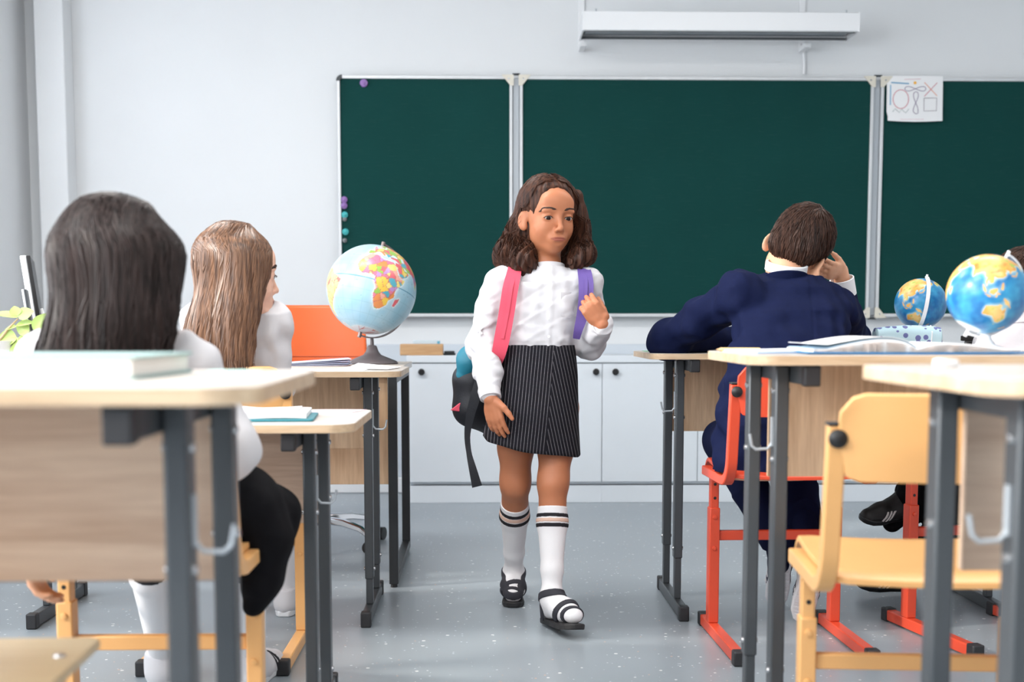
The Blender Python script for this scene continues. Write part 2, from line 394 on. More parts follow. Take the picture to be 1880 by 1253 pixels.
# magnets
mag = {'purple': mat('purple_magnet', S(146, 108, 176), .35), 'teal': mat('teal_magnet', S(60, 180, 182), .35), 'grey': mat('grey_magnet', S(128, 132, 134), .4)}
for px, py, c, r, lab in ((668, 153, 'purple', 7, 'round purple magnet alone near the top of the chalkboard'),
                          (632, 367, 'purple', 6, 'upper of the two touching purple magnets on the board edge'),
                          (632, 378, 'purple', 6, 'lower of the two touching purple magnets on the board edge'),
                          (633, 395, 'teal', 6, 'teal magnet just below the two purple ones on the board edge'),
                          (633, 403, 'grey', 4, 'small grey magnet tucked under the upper teal magnet'),
                          (634.5, 426, 'teal', 6, 'lower teal magnet on the board edge, apart from the rest'),
                          (633, 442, 'grey', 4.2, 'lowest small grey magnet at the board edge above the globe')):
    p = P(px, py, BY - .006); R = Matrix.Rotation(math.radians(90), 3, 'X'); k = r / 2400 * BY
    t = thing('magnet', lab, 'magnet', tuple(p), 0, 'round magnets on the chalkboard')
    yb = (.006 if px > 640 else -.006)
    obj('cap', MB().lathe([(k * .85, -yb), (k, -yb + .003), (k, .008), (k * .8, .012)], (0, 0, 0), R, 18), mag[c], t)
    obj('knob', MB().lathe([(k * .55, .012), (k * .5, .018), (k * .3, .02)], (0, 0, 0), R, 14), mag[c], t)

# picture with drawn shapes on the right panel
py_ = BY - .016
pc = P(1679, 181, py_); ph = thing('poster', 'white sheet of coloured line shapes pinned to the right board panel', 'poster', tuple(pc))
sx = 51 / 2400 * py_; sz = 40 / 2400 * py_
def curl(u, v): return ((u - .5) * 2 * sx + (.006 if v < .2 else 0) * (1 - u), -.004 * math.sin(v * 3.14) - .012 * (1 - v) ** 3 + .002 * math.cos(u * 6), (v - .5) * 2 * sz - .006 * math.sin(u * 3.14) * (1 - v))
obj('sheet', MB().grid(curl, 14, 10, (0, .0008, 0)), M['paper'], ph)
def pline(pts, col, r=.0016, closed=False, name='printed_line'):
    q = []
    for x, y in pts:  # crop coordinates of the sheet 0..1
        a = curl(x, 1 - y); q.append((a[0], a[1] - .0012, a[2]))
    if closed: q.append(q[0])
    obj(name, MB().sweep(q, [(-r, 0), (r, 0), (r, .0004), (-r, .0004)], (0, -1, 0)), col, ph, smooth=False)
ink = {k: mat('ink_' + k, S(*v), .7) for k, v in dict(blue=(110, 170, 205), teal=(70, 150, 190), red=(206, 120, 134), orange=(228, 150, 120), violet=(128, 112, 142), grey=(130, 120, 130), green=(140, 160, 156), yellow=(248, 184, 60)).items()}
cx = lambda x: (x - 190) / (875 - 190); cy = lambda y: (y - 150) / (675 - 150)
W = lambda pts: [(cx(a), cy(b)) for a, b in pts]
el = lambda x, y, a, b, n=26: [(x + a * math.cos(6.28319 * k / n), y + b * math.sin(6.28319 * k / n)) for k in range(n)]
pline(W([(240, 228), (455, 240)]), ink['teal'], .0028); pline(W([(234, 255), (234, 490)]), ink['blue'], .0024)
pline(W(el(360, 418, 94, 108)), ink['red'], .0016, True)
pline(W([(262, 568), (295, 530), (332, 574), (372, 534), (412, 576), (458, 530)]), ink['green'], .0013)
pline(W([(535 + 128 * math.sin(a), 298 + 26 * math.sin(2 * a)) for a in [6.28319 * k / 40 for k in range(40)]]), ink['violet'], .0014, True)
pline(W([(542 + 30 * math.sin(2 * a), 458 + 126 * math.sin(a)) for a in [6.28319 * k / 40 for k in range(40)]]), ink['violet'], .0014, True)
pline(W([(645, 225), (803, 380)]), ink['orange']); pline(W([(803, 228), (645, 385)]), ink['red'])
pline(W([(643, 405), (800, 405), (798, 553), (643, 553)]), ink['grey'], .0014, True)
pline(W([(400, 192), (600, 186)]), ink['red'], .0007); pline(W([(345, 652), (640, 648)]), ink['red'], .0005)
q = curl(cx(530), 1 - cy(230)); obj('printed_sun', MB().lathe([(.0075, 0), (.0075, .0006)], (q[0], q[1] - .001, q[2]), Matrix.Rotation(math.radians(90), 3, 'X'), 20), ink['yellow'], ph, smooth=False)

# board lamp with its brackets and cord
LY = 6.62
l0, l1 = P(1071, 20, LY), P(1578, 20, LY); zt, zb = l0[2], P(1071, 55, LY)[2]
bl = thing('board_light', 'long white metal lamp fixed above the green chalkboard', 'lamp', ((l0[0] + l1[0]) / 2, LY, zb))
x0, x1 = l0[0], l1[0]; yw = 6.86
body = MB().span(x0, x1, LY, LY + .022, zb, zt).span(x0, x1, yw - .02, yw, zb, zt - .02).span(x0, x1, LY + .02, yw - .018, zb + .035, zt - .008)
wobj('housing', body, M['whiteplastic'], bl, bevel=.003)
wobj('reflector', MB().span(x0 + .02, x1 - .02, LY + .045, yw - .045, zb + .018, zb + .034), M['galv'], bl, bevel=.002)
wobj('diffuser_lip', MB().span(x0 + .01, x1 - .01, LY + .022, LY + .05, zb + .002, zb + .008).span(x0 + .01, x1 - .01, yw - .05, yw - .02, zb + .002, zb + .008), M['darkplastic'], bl, smooth=False)
for x in (x0, x1):
    wobj('end_plate', MB().add([(x + d, y, z) for d in (-.004, .004) for y, z in ((LY - .001, zt + .001), (LY - .001, zb - .002), (yw, zb - .002), (yw, zt - .02))],
         [(0, 1, 2, 3), (7, 6, 5, 4), (0, 4, 5, 1), (1, 5, 6, 2), (2, 6, 7, 3), (3, 7, 4, 0)]), M['whiteplastic'], bl, smooth=False)
for px in (1071, 1484):
    x = P(px, 40, yw)[0]
    bk = wobj('wall_bracket', MB().span(x - .016, x + .016, YF - .012, YF - .002, P(px, 90, 7)[2], zt + .3).span(x - .016, x + .016, yw - .005, YF - .002, zt - .12, zt - .1), M['whiteplastic'], bl, bevel=.002)
    z = P(px, 83, 7)[2]; obj('screw', MB().cyl((x, YF - .015, z), (x, YF - .011, z), .005, 8), M['boltmetal'], bk, world=True)
for px in (1094, 1553):
    x = P(px, 20, LY + .05)[0]; wobj('clip', MB().span(x - .012, x + .012, LY + .03, LY + .05, zt - .002, zt + .006).cyl((x, LY + .04, zt), (x, LY + .04, zt + .02), .004, 8), M['galv'], bl)
cp = [P(1475, 72, 6.96), P(1474, 82, 6.975), P(1476, 105, 6.985), P(1477, 120, 6.985), P(1476, 137, 6.98)]
tag(obj('power_cord', MB().tube(cp, .0065, 8, (0, 1, 0)), M['whiteplastic']), 'thin white cord hanging from board lamp down to chalkboard', 'cord')
for px in (1068, 1479):
    x = P(px, 5, 6.98)[0]
    tag(obj('cable_duct', MB().span(x - .003, x + .03, YF - .011, YF, zt + .302, ZC), M['whiteplastic'], bevel=.003),
        'white plastic cable duct running up the wall above the ' + ('left' if px < 1200 else 'right') + ' end of the board lamp', 'cable duct', 'cable ducts above the board lamp')

# ------------------------------------------------------------------ low cabinets along the wall
CY = 6.56; czt = P(1000, 653, CY)[2]
cw = .485; cxs = P(1105, 780, CY)[0]
for k in range(3):
    x0 = cxs - 2 * cw + k * 2 * cw
    c = thing('cabinet', ('low white cabinet behind the teacher table and the walking girl', 'low white cabinet below the middle of the board behind the boy in navy', 'low white cabinet farthest from the windows behind the right-hand pupils')[k], 'cabinet', (x0 + cw, CY + .2, 0), 0, 'low white cabinets under the chalkboard')
    obj('carcass', MB().span(-cw, cw, -.185, .21, .095, czt - .037), M['white'], c, smooth=False)
    obj('plinth', MB().span(-cw, cw, -.19, .2, 0, .088), M['white'], c, bevel=.002)
    for s in (-1, 1):
        d = obj('door', MB().span(min(0, s * cw) + .0015, max(0, s * cw) - .0015, -.203, -.187, .108, czt - .04), M['white'], c, bevel=.0015)
        obj('knob', MB().lathe([(.009, 0), (.007, .012), (.016, .018), (.017, .024), (.010, .030)], ((cw - .033) * (1 if s > 0 else -1) * (1 if s > 0 else .93), -.203, P(1093, 683, CY)[2]), Matrix.Rotation(math.radians(90), 3, 'X'), 16), M['black'], d)
tag(obj('worktop', MB().span(cxs - 2 * cw - .01, cxs + 4 * cw + .01, CY - .012, YF - .016, czt - .036, czt), M['white'], bevel=.003), 'long white worktop lying over the low cabinets', 'worktop')

# ------------------------------------------------------------------ school desks
def desk(xc, yn, H, label, pm, rz=0.0, inset=.492):
    d = thing('school_desk', label, 'desk', (xc, yn + .25, 0), rz, 'two-seat school desks')
    t = obj('tabletop', MB().prism(rrect(-.6, .6, -.25, .25, .055), H - .018, H), M['top'], d, bevel=.0012, seg=1)
    rr = rrect(-.6006, .6006, -.2506, .2506, .0556); n = len(rr)
    obj('edge_band', MB().add([(x, y, H - .0172) for x, y in rr] + [(x, y, H - .0008) for x, y in rr], [(i, (i + 1) % n, n + (i + 1) % n, n + i) for i in range(n)]), M['edge'], t)
    obj('modesty_panel', MB().span(-.474, .474, .172, .188, H - .265, H - .02), pm, d, bevel=.001, seg=1)
    zj = H - .64
    for s in (-1, 1):
        x = s * inset
        fb = obj('foot_bar', MB().span(x - .013, x + .013, -.235, .235, .004, .042), M['gun'], d, bevel=.003)
        for e in (-1, 1): obj('end_cap', MB().span(x - .0155, x + .0155, e * .238 - .017, e * .238 + .017, 0, .046), M['capplastic'], fb, bevel=.004)
        for y in (-.1, .145):
            lg = obj('leg', MB().span(x - .013, x + .013, y - .02, y + .02, zj, H - .022), M['gun'], d, bevel=.0035)
            obj('leg_insert', MB().span(x - .0105, x + .0105, y - .0165, y + .0165, .042, zj + .02), M['gun'], lg, bevel=.003)
            for z in (zj + .03, H - .07, H - .2):
                for ss in (1, -1):
                    obj('bolt', MB().lathe([(.0065, 0), (.0055, .004), (.002, .005)], (x + ss * .013, y, z), Matrix.Rotation(math.radians(90 * ss), 3, 'Y'), 10), M['boltmetal'], lg)
        xb = s * (inset - .026)
        sb = obj('support_bar', MB().span(xb - .0125, xb + .0125, -.225, .2, H - .054, H - .0185), M['gun'], d, bevel=.003)
        obj('end_cap', MB().span(xb - .0145, xb + .0145, -.24, -.212, H - .056, H - .0185), M['capplastic'], sb, bevel=.003)
        xo = x + s * .0145; z = H - .17
        obj('bag_hook', MB().rect([(xo, -.1, z + .05), (xo, -.1, z - .005)], .004, .012, (0, 1, 0)).tube([(xo, -.1, z), (xo + s * .008, -.1, z - .01), (xo + s * .03, -.1, z - .011), (xo + s * .038, -.1, z - .004), (xo + s * .042, -.1, z + .018)], .0028, 8, (0, 1, 0)), M['galv'], d)
    return d
H_B, H_C, H_D, H_E, H_F, H_G = .76, .692, .834, .81, .839, .840
desk(-.238 - .6, 3.82, H_B, 'school desk right in front of the teacher table, brown-haired girl seated behind it', M['panel_v'])
desk(-.262 - .6, 2.65, H_C, 'lower school desk between the two seated girls, papers on top', M['panel_h'])
desk(-.212 - .6, 1.22, H_D, 'blurred school desk nearest on the window side, thick closed book on top', M['panel_h'], math.radians(0.2), .494)
desk(.502 + .6, 3.88, H_E, 'school desk at which the boy in navy leans his elbows', M['panel_v'])
desk(.478 + .6, 2.31, H_F, 'school desk carrying a large open book, yellow chair pushed under it', M['panel_v'], 0, .514)
desk(.495 + .6, 1.235, H_G, 'blurred empty-looking school desk nearest on the right, in front of the yellow chair', M['panel_h'], 0, .514)

# ------------------------------------------------------------------ pupils' chairs
def chair(cx, cy, rz, m, label, seat_m=None):
    c = thing('school_chair', label, 'chair', (cx, cy, 0), rz, 'adjustable school chairs')
    seat_m = seat_m or m
    def st(u, v):
        x = (u - .5) * .385; y = -.175 + v * .39
        k = abs(u - .5) * 2
        if k > .9: y = y * (1 - .1 * (k - .9) / .1)
        z = .497 + .016 * ((v - .42) / .58) ** 2 - (.035 * ((v - .86) / .14) ** 2 if v > .86 else 0) + .007 * k ** 2 - (.012 * ((.1 - v) / .1) ** 2 if v < .1 else 0)
        return (x, y, z)
    obj('seat', MB().grid(st, 14, 18, (0, 0, -.011)), seat_m, c, bevel=.002)
    def bk(u, v):
        x = (u - .5) * .39; k = abs(u - .5) * 2; z = .655 + v * .135
        r = .035
        if k > .82: z = .7225 + (z - .7225) * (1 - .42 * ((k - .82) / .18) ** 2.2)
        return (x, -.215 - .03 * v - .028 * (1 - k * k), z)
    b = obj('backrest', MB().grid(bk, 22, 8, (0, .011, .002)), seat_m, c, bevel=.002)
    for s in (-1, 1):
        x = s * .178
        fb = obj('foot_bar', MB().span(x - .015, x + .015, -.225, .235, .004, .036), m, c, bevel=.003)
        for e in (-.232, .24): obj('end_cap', MB().span(x - .0175, x + .0175, e - .018, e + .018, 0, .04), M['capplastic'], fb, bevel=.004)
        lg = obj('leg', MB().span(x - .015, x + .015, .105, .145, .036, .372), m, c, bevel=.003)
        obj('leg_insert', MB().span(x - .012, x + .012, .109, .141, .36, .478), m, lg, bevel=.003)
        for z in (.255, .345): obj('bolt', MB().lathe([(.007, 0), (.006, .004), (.002, .005)], (x, .105, z), Matrix.Rotation(math.radians(90), 3, 'X'), 10), m, lg)
        for z in (.40, .44): obj('peg_hole', MB().lathe([(.0045, 0), (.004, .0008)], (x, .109, z), Matrix.Rotation(math.radians(90), 3, 'X'), 10), M['black'], lg)
        xs = s * .196
        pth = [(xs, .15, .478), (xs, -.11, .478)] + [(xs, -.11 - .075 * math.sin(a), .553 - .075 * math.cos(a)) for a in [math.radians(q) for q in (15, 30, 45, 60, 75, 86)]] + [(xs, -.205, .66), (xs, -.218, .742)]
        ps = obj('back_post', MB().rect(pth, .028, .026, (0, .1, 1)), m, c, bevel=.003)
        obj('post_cap', MB().span(xs - .015, xs + .015, -.232, -.204, .741, .7465), M['capplastic'], ps, bevel=.002)
        obj('knob', MB().lathe([(.006, 0), (.0145, .002), (.0145, .006), (.008, .011), (.002, .0125)], (xs, -.230, .722), Matrix.Rotation(math.radians(90), 3, 'X'), 16), M['black'], ps)
    obj('crossbar', MB().span(-.163, .163, .115, .138, .276, .304), m, c, bevel=.003)
    obj('seat_rail', MB().span(-.163, .163, .05, .075, .466, .486), m, c, bevel=.003)
    return c
chair(.848, 3.60, math.radians(1.5), M['red'], 'red school chair the boy in the navy suit sits on')
chair(1.455, 3.68, math.radians(11), M['red'], 'red school chair under the white-shirted pupil half hidden by the globe')
chair(.750, 2.16, math.radians(-5), M['orange'], 'empty yellow school chair in front of the open-book desk')
chair(-.69, 3.53, 0, M['orange'], 'yellow school chair under the girl with long brown hair')
chair(-.612, 2.34, 0, M['orange'], 'yellow school chair under the dark-haired girl with the black skirt')
def near_chair():
    p = [PZ(0, 1165, .487), PZ(205, 1165, .487), PZ(178, 1205, .487)]
    xr = p[1][0]; y1 = p[1][1]
    c = thing('school_chair', 'cream plywood school chair at the very front, only a seat corner showing', 'chair', (xr - .20, y1 - .22, 0), math.radians(2), 'adjustable school chairs')
    obj('seat', MB().prism(rrect(-.2, .2, -.17, .2, .02), .475, .487), M['seatcream'], c, bevel=.003)
    for s in (-1, 1):
        x = s * .172
        obj('leg', MB().span(x - .015, x + .015, .04, .075, .034, .475), M['orange'], c, bevel=.003)
        fb = obj('foot_bar', MB().span(x - .015, x + .015, -.225, .2, .004, .036), M['orange'], c, bevel=.003)
        for e in (-.225, .2): obj('end_cap', MB().span(x - .0175, x + .0175, e - .018, e + .018, 0, .04), M['capplastic'], fb, bevel=.004)
        obj('seat_screw', MB().lathe([(.008, .487), (.007, .4895), (.003, .4905)], (x, .1, 0), None, 12), M['boltmetal'], c)
    obj('crossbar', MB().span(-.157, .157, .045, .07, .2, .228), M['orange'], c, bevel=.003)
near_chair()

# ------------------------------------------------------------------ teacher's table and chair
TZ = .752
td = thing('teacher_desk', 'long wooden teacher table on black square frames, globe on top', 'desk', (-1.115, 4.80, 0))
obj('tabletop', MB().prism(rrect(-.84, .838, -.39, .4, .004, 2), TZ - .022, TZ), M['top'], td, bevel=.001, seg=1)
obj('front_panel', MB().span(-.79, .826, -.345, -.327, .352, TZ - .024), M['panel_v'], td, bevel=.001, seg=1)
M['blackframe'] = mat('black_frame_paint', S(48, 50, 53), .4, .2)
for s in (-1, 1):
    x = s * .812
    f = obj('side_frame', MB().span(x - .0155, x + .0155, -.385, -.355, .012, TZ - .022).span(x - .0155, x + .0155, .35, .38, .012, TZ - .022).span(x - .0155, x + .0155, -.355, .35, .012, .042).span(x - .0155, x + .0155, -.355, .35, TZ - .052, TZ - .022), M['blackframe'], td, bevel=.002)
    for y in (-.37, .365): obj('leveller', MB().cyl((x, y, 0), (x, y, .013), .012), M['black'], f)
tc = thing('office_chair', 'orange leatherette swivel chair with chrome star base behind the teacher table', 'chair', (-.69, 5.42, 0), math.radians(4))
def ob(u, v):
    k = abs(u - .5) * 2
    return ((u - .5) * .43 * (1 - .08 * v ** 3), .06 + .05 * (1 - k ** 2) + .02 * v, .63 + v * .35 - .02 * max(0, (k - .7) / .3) ** 2 * v)
bkr = obj('backrest', MB().grid(ob, 16, 14, (0, .05, 0)), M['leather'], tc, bevel=.012, seg=3)
for z, nm in ((.765, 'seam'),):
    obj(nm, MB().tube([(ob(i / 16, (z - .63) / .35)[0], ob(i / 16, (z - .63) / .35)[1] - .0005, z) for i in range(17)], .0022, 6), mat('seam_thread', S(176, 74, 32), .5), bkr)
obj('seat', MB().prism(rrect(-.23, .23, -.38, .09, .07), .43, .50), M['leather'], tc, bevel=.02, seg=3)
obj('gas_lift', MB().cyl((0, -.15, .12), (0, -.15, .43), .025).cyl((0, -.15, .09), (0, -.15, .2), .035), M['black'], tc)
obj('back_bracket', MB().rect([(0, -.1, .43), (0, .1, .44), (0, .16, .55), (0, .15, .75)], .06, .012, (0, .5, 1)), M['black'], tc)
for k in range(5):
    a = math.radians(30 + 72 * k); ex, ey = .30 * math.cos(a), -.15 + .30 * math.sin(a)
    arm = obj('base_arm', MB().sweep([(0, -.15, .115), (ex * .55, -.15 + (ey + .15) * .55, .112), (ex * .85, -.15 + (ey + .15) * .85, .095), (ex, ey, .07)], [(-.018, -.012), (.018, -.012), (.013, .012), (-.013, .012)], (0, 0, 1), scales=[1.25, 1.05, .85, .65]), M['chrome'], tc, bevel=.004)
    b = a + .6
    for s in (-1, 1):
        c0 = Vector((ex, ey, .027)) + Vector((-math.sin(b), math.cos(b), 0)) * .013 * s
        obj('caster', MB().cyl(c0 - Vector((-math.sin(b), math.cos(b), 0)) * .008, c0 + Vector((-math.sin(b), math.cos(b), 0)) * .008, .027, 18), M['black'], arm)
# ------------------------------------------------------------------ globes
LAND = {
 'africa': [(-17,15),(-16,20),(-13,27),(-9,31),(-6,35.5),(0,36.5),(10,37),(11,34),(15,32),(20,31.5),(25,31.8),(32,31),(34.5,28),(37,21),(39,15.5),(43,11.5),(51,11.8),(48,5),(42,-1),(39.5,-6),(40.5,-14),(35,-20),(35,-25),(32,-29),(27,-33.5),(20,-34.8),(18,-32),(15,-26),(12,-17),(13.5,-9),(9,-1),(9.5,4),(4,6.3),(-4,5),(-8,4.5),(-13,8.5)],
 'madagascar': [(44,-16),(49.5,-12.5),(50,-16),(47,-25),(44,-24)],
 'arabia': [(35,28),(39,21),(43,13),(45,12.8),(52,16),(59.5,22.5),(56,26),(51,25),(48,30),(40,33),(35,32)],
 'eurasia': [(-9.5,37),(-9,43.5),(-2,43.5),(-1,46),(-4.5,48.5),(2,51),(8,54),(10,57.5),(12,54),(20,55),(22,59),(29,60),(22,61),(25,65),(21,64),(17,61),(18,58),(14,55.5),(10,59),(5,59),(6,62.5),(14,68),(24,71),(40,67),(33,66),(45,68),(60,69),(70,73),(82,74),(100,78),(112,75),(130,72),(142,73),(160,70),(180,69),(180,65),(170,60),(162,58),(162,53),(157,51),(156,57),(160,61),(143,59),(136,55),(141,52),(139,47),(132,43),(128,40),(129,36),(126,35),(125,39),(121,40),(118,38),(122,37),(119,34),(122,30),(118,24),(110,20.5),(106,20),(109,12),(105,9),(100,13),(103,2),(98,9),(98,16),(94,16),(90,22),(86,20),(80,15),(78,8),(73,17),(72,21),(67,25),(57,26),(50,30),(47,30),(36,36),(27,37),(26,40),(40,41),(41,42),(37,45),(31,46),(28,42),(22,37),(19,42),(13,45.5),(18,40),(16,38),(12,42),(8,44),(3,42.5),(-1,37)],
 'britain': [(-5,50),(1,51),(1,53),(-2,56),(-3,58.5),(-6,57),(-3,54),(-5,52)],
 'north_america': [(-168,66),(-156,71),(-125,70),(-110,68),(-95,72),(-82,68),(-94,60),(-82,55),(-78,61),(-64,59),(-55,52),(-66,45),(-70,42),(-76,35),(-81,30),(-80,25.5),(-84,30),(-97,27),(-97,20),(-91,18.5),(-87,21),(-88,16),(-83,14),(-82,9),(-95,16),(-105,20),(-110,24),(-117,33),(-124,40),(-124,48),(-135,58),(-150,60),(-162,56),(-165,61)],
 'greenland': [(-55,60),(-44,60),(-22,70),(-20,80),(-40,83),(-65,80),(-70,77),(-54,70)],
 'south_america': [(-80,-3),(-78,8),(-72,12),(-62,10.5),(-50,1),(-35,-6),(-39,-16),(-48,-27),(-58,-38),(-66,-45),(-69,-54),(-75,-50),(-72,-30),(-70,-18),(-77,-11)],
 'australia': [(114,-22),(122,-18),(129,-15),(131,-11.5),(136,-12),(136,-16.5),(140,-17.5),(142,-11),(146,-19),(153,-26),(150,-37),(144,-38.5),(138,-35),(131,-31.5),(124,-33.5),(115,-34.5)],
 'tasmania': [(145,-41),(148,-41),(147,-43.5)], 'new_guinea': [(131,-1),(141,-3),(150,-10.5),(143,-8.5),(138,-8),(133,-4)],
 'borneo': [(109,1),(117,7),(119,4),(116,-4),(110,-3)], 'sumatra': [(95,5.5),(104,-1),(106,-6),(101,-3)], 'java': [(105,-6.5),(114,-7),(114,-8.7),(106,-7.7)],
 'sulawesi': [(119,1),(125,1.5),(121,-1),(122,-5),(119.5,-5)], 'philippines': [(120,18),(122,18),(126,7),(122,8)],
 'japan': [(130,32),(136,34),(140.5,36),(141.5,41),(145,44),(141,45),(138,37),(131,34.5)],
 'nz': [(167,-46),(172,-41),(175,-36),(178,-38),(171,-45)], 'antarctica': [(-180,-90),(-180,-75),(-120,-73),(-62,-65),(-50,-76),(-10,-70),(60,-67),(140,-66),(170,-72),(180,-77),(180,-90)],
}
LON, LAT = np.meshgrid(np.linspace(-180, 180, 721), np.linspace(-90, 90, 361))
def inside(poly):
    r = np.zeros(LON.shape, bool); n = len(poly)
    for i in range(n):
        (x0, y0), (x1, y1) = poly[i], poly[(i + 1) % n]
        if y0 == y1: continue
        c = ((y0 > LAT) != (y1 > LAT)) & (LON < (x1 - x0) * (LAT - y0) / (y1 - y0) + x0); r ^= c
    return r
MASK = {k: inside(v) for k, v in LAND.items()}
MASK['eurasia'] &= ~((LON > 47) & (LON < 54) & (LAT > 37) & (LAT < 46))
ALL = np.any(list(MASK.values()), axis=0)
def blur(a, n):
    a = a.astype(float)
    for ax in (0, 1):
        c = a.copy()
        for k in range(1, n + 1): c += np.roll(a, k, ax) + np.roll(a, -k, ax)
        a = c / (2 * n + 1)
    return a
SHORE, SHELF = blur(ALL, 3), blur(blur(ALL, 9), 6)
def nz(seed, f):
    rg = np.random.RandomState(seed); o = np.zeros(LON.shape)
    x, y, z = np.cos(np.radians(LAT)) * np.cos(np.radians(LON)), np.cos(np.radians(LAT)) * np.sin(np.radians(LON)), np.sin(np.radians(LAT))
    for k in range(14):
        d = rg.normal(size=3); d /= np.linalg.norm(d); q = f * (1 + .35 * k)
        o += np.sin(q * (d[0] * x + d[1] * y + d[2] * z) + rg.rand() * 6.28) / (1 + .3 * k)
    return o / 3
def lerp(a, b, t): return np.array(a[:3]) * (1 - t[..., None]) + np.array(b[:3]) * t[..., None]
def paint(style):
    n1, n2 = nz(3, 7), nz(8, 16)
    if style == 'political':
        img = lerp(S(166, 212, 232), S(212, 232, 240), np.clip(SHELF * 1.6 + n1 * .25 + .15, 0, 1))
        rg = np.random.RandomState(4); pal = [S(248, 206, 88), S(240, 152, 88), S(232, 130, 160), S(158, 204, 92), S(196, 150, 206), S(246, 178, 160), S(90, 178, 196), S(246, 226, 130), S(236, 110, 120)]
        jl, jt = LON + n1 * 3, LAT + n2 * 2.5
        pts = np.stack([rg.uniform(-180, 180, 640), np.degrees(np.arcsin(rg.uniform(-.95, .99, 640)))], 1)
        best = np.full(LON.shape, 1e9); idx = np.zeros(LON.shape, int); sec = np.full(LON.shape, 1e9)
        for k, (a, b) in enumerate(pts):
            q = ((jl - a) * np.cos(np.radians(b))) ** 2 + (jt - b) ** 2
            m = q < best; sec = np.where(m, best, np.minimum(sec, q)); best = np.where(m, q, best); idx = np.where(m, k, idx)
        cols = np.array([pal[k % len(pal)][:3] for k in range(640)])[idx]
        for nm, c in (('south_america', S(238, 226, 150)), ('antarctica', S(226, 228, 234)), ('greenland', S(232, 196, 190))): cols[MASK[nm]] = c[:3]
        cols = np.where((np.sqrt(sec) - np.sqrt(best) < .5)[..., None], np.array(S(206, 120, 110)[:3]), cols)
        img = np.where(ALL[..., None], cols, img)
        img = np.where(((SHORE > .08) & (SHORE < .5) & ~ALL)[..., None], np.array(S(226, 240, 244)[:3]), img)
        img = np.where((np.abs(LAT) < .7)[..., None] & ~ALL[..., None], np.array(S(60, 140, 178)[:3]), img)
        g = (np.abs((LON + 7.5) % 15 - 7.5) < .28) | (np.abs((LAT + 7.5) % 15 - 7.5) < .28)
        img = np.where(g[..., None] & ~ALL[..., None], img * .9, img)
        # small place names are only ticks at this size
        tick = (nz(21, 60) > .72) & (np.abs((LAT * 1.0) % 9 - 4) < .6) & ~ALL
        img = np.where(tick[..., None], img * .7, img)
    else:
        img = lerp(S(22, 108, 172), S(64, 164, 208), np.clip(n1 * .5 + .4 + n2 * .15, 0, 1))
        img = img * (1 - np.clip(SHELF * 2.2 - .2, 0, 1)[..., None]) + np.array(S(190, 224, 226)[:3]) * np.clip(SHELF * 2.2 - .2, 0, 1)[..., None]
        land = lerp(S(240, 168, 76), S(250, 206, 130), np.clip(n1 * .6 + .5, 0, 1))
        gr = np.clip(n2 * 1.4 - .25 + (np.abs(LAT - 58) < 9) * .35, 0, 1); land = land * (1 - gr[..., None]) + np.array(S(176, 196, 96)[:3]) * gr[..., None]
        br = np.clip(nz(12, 10) * 1.5 - .5, 0, 1); land = land * (1 - br[..., None]) + np.array(S(206, 122, 58)[:3]) * br[..., None]
        land[MASK['antarctica']] = S(236, 240, 244)[:3]
        img = np.where(ALL[..., None], land, img)
    return np.clip(img * (.78 if style == 'political' else .88), 0, 1)
def map_mat(name):
    m = bpy.data.materials.new(name); m.use_nodes = True; t = m.node_tree; b = t.nodes['Principled BSDF']
    a = t.nodes.new('ShaderNodeAttribute'); a.attribute_name = 'map_colour'; t.links.new(a.outputs['Color'], b.inputs['Base Color'])
    b.inputs['Roughness'].default_value = .28; return m
M['map'] = map_mat('printed_globe_map')
IMG = {k: paint(k) for k in ('political', 'physical')}
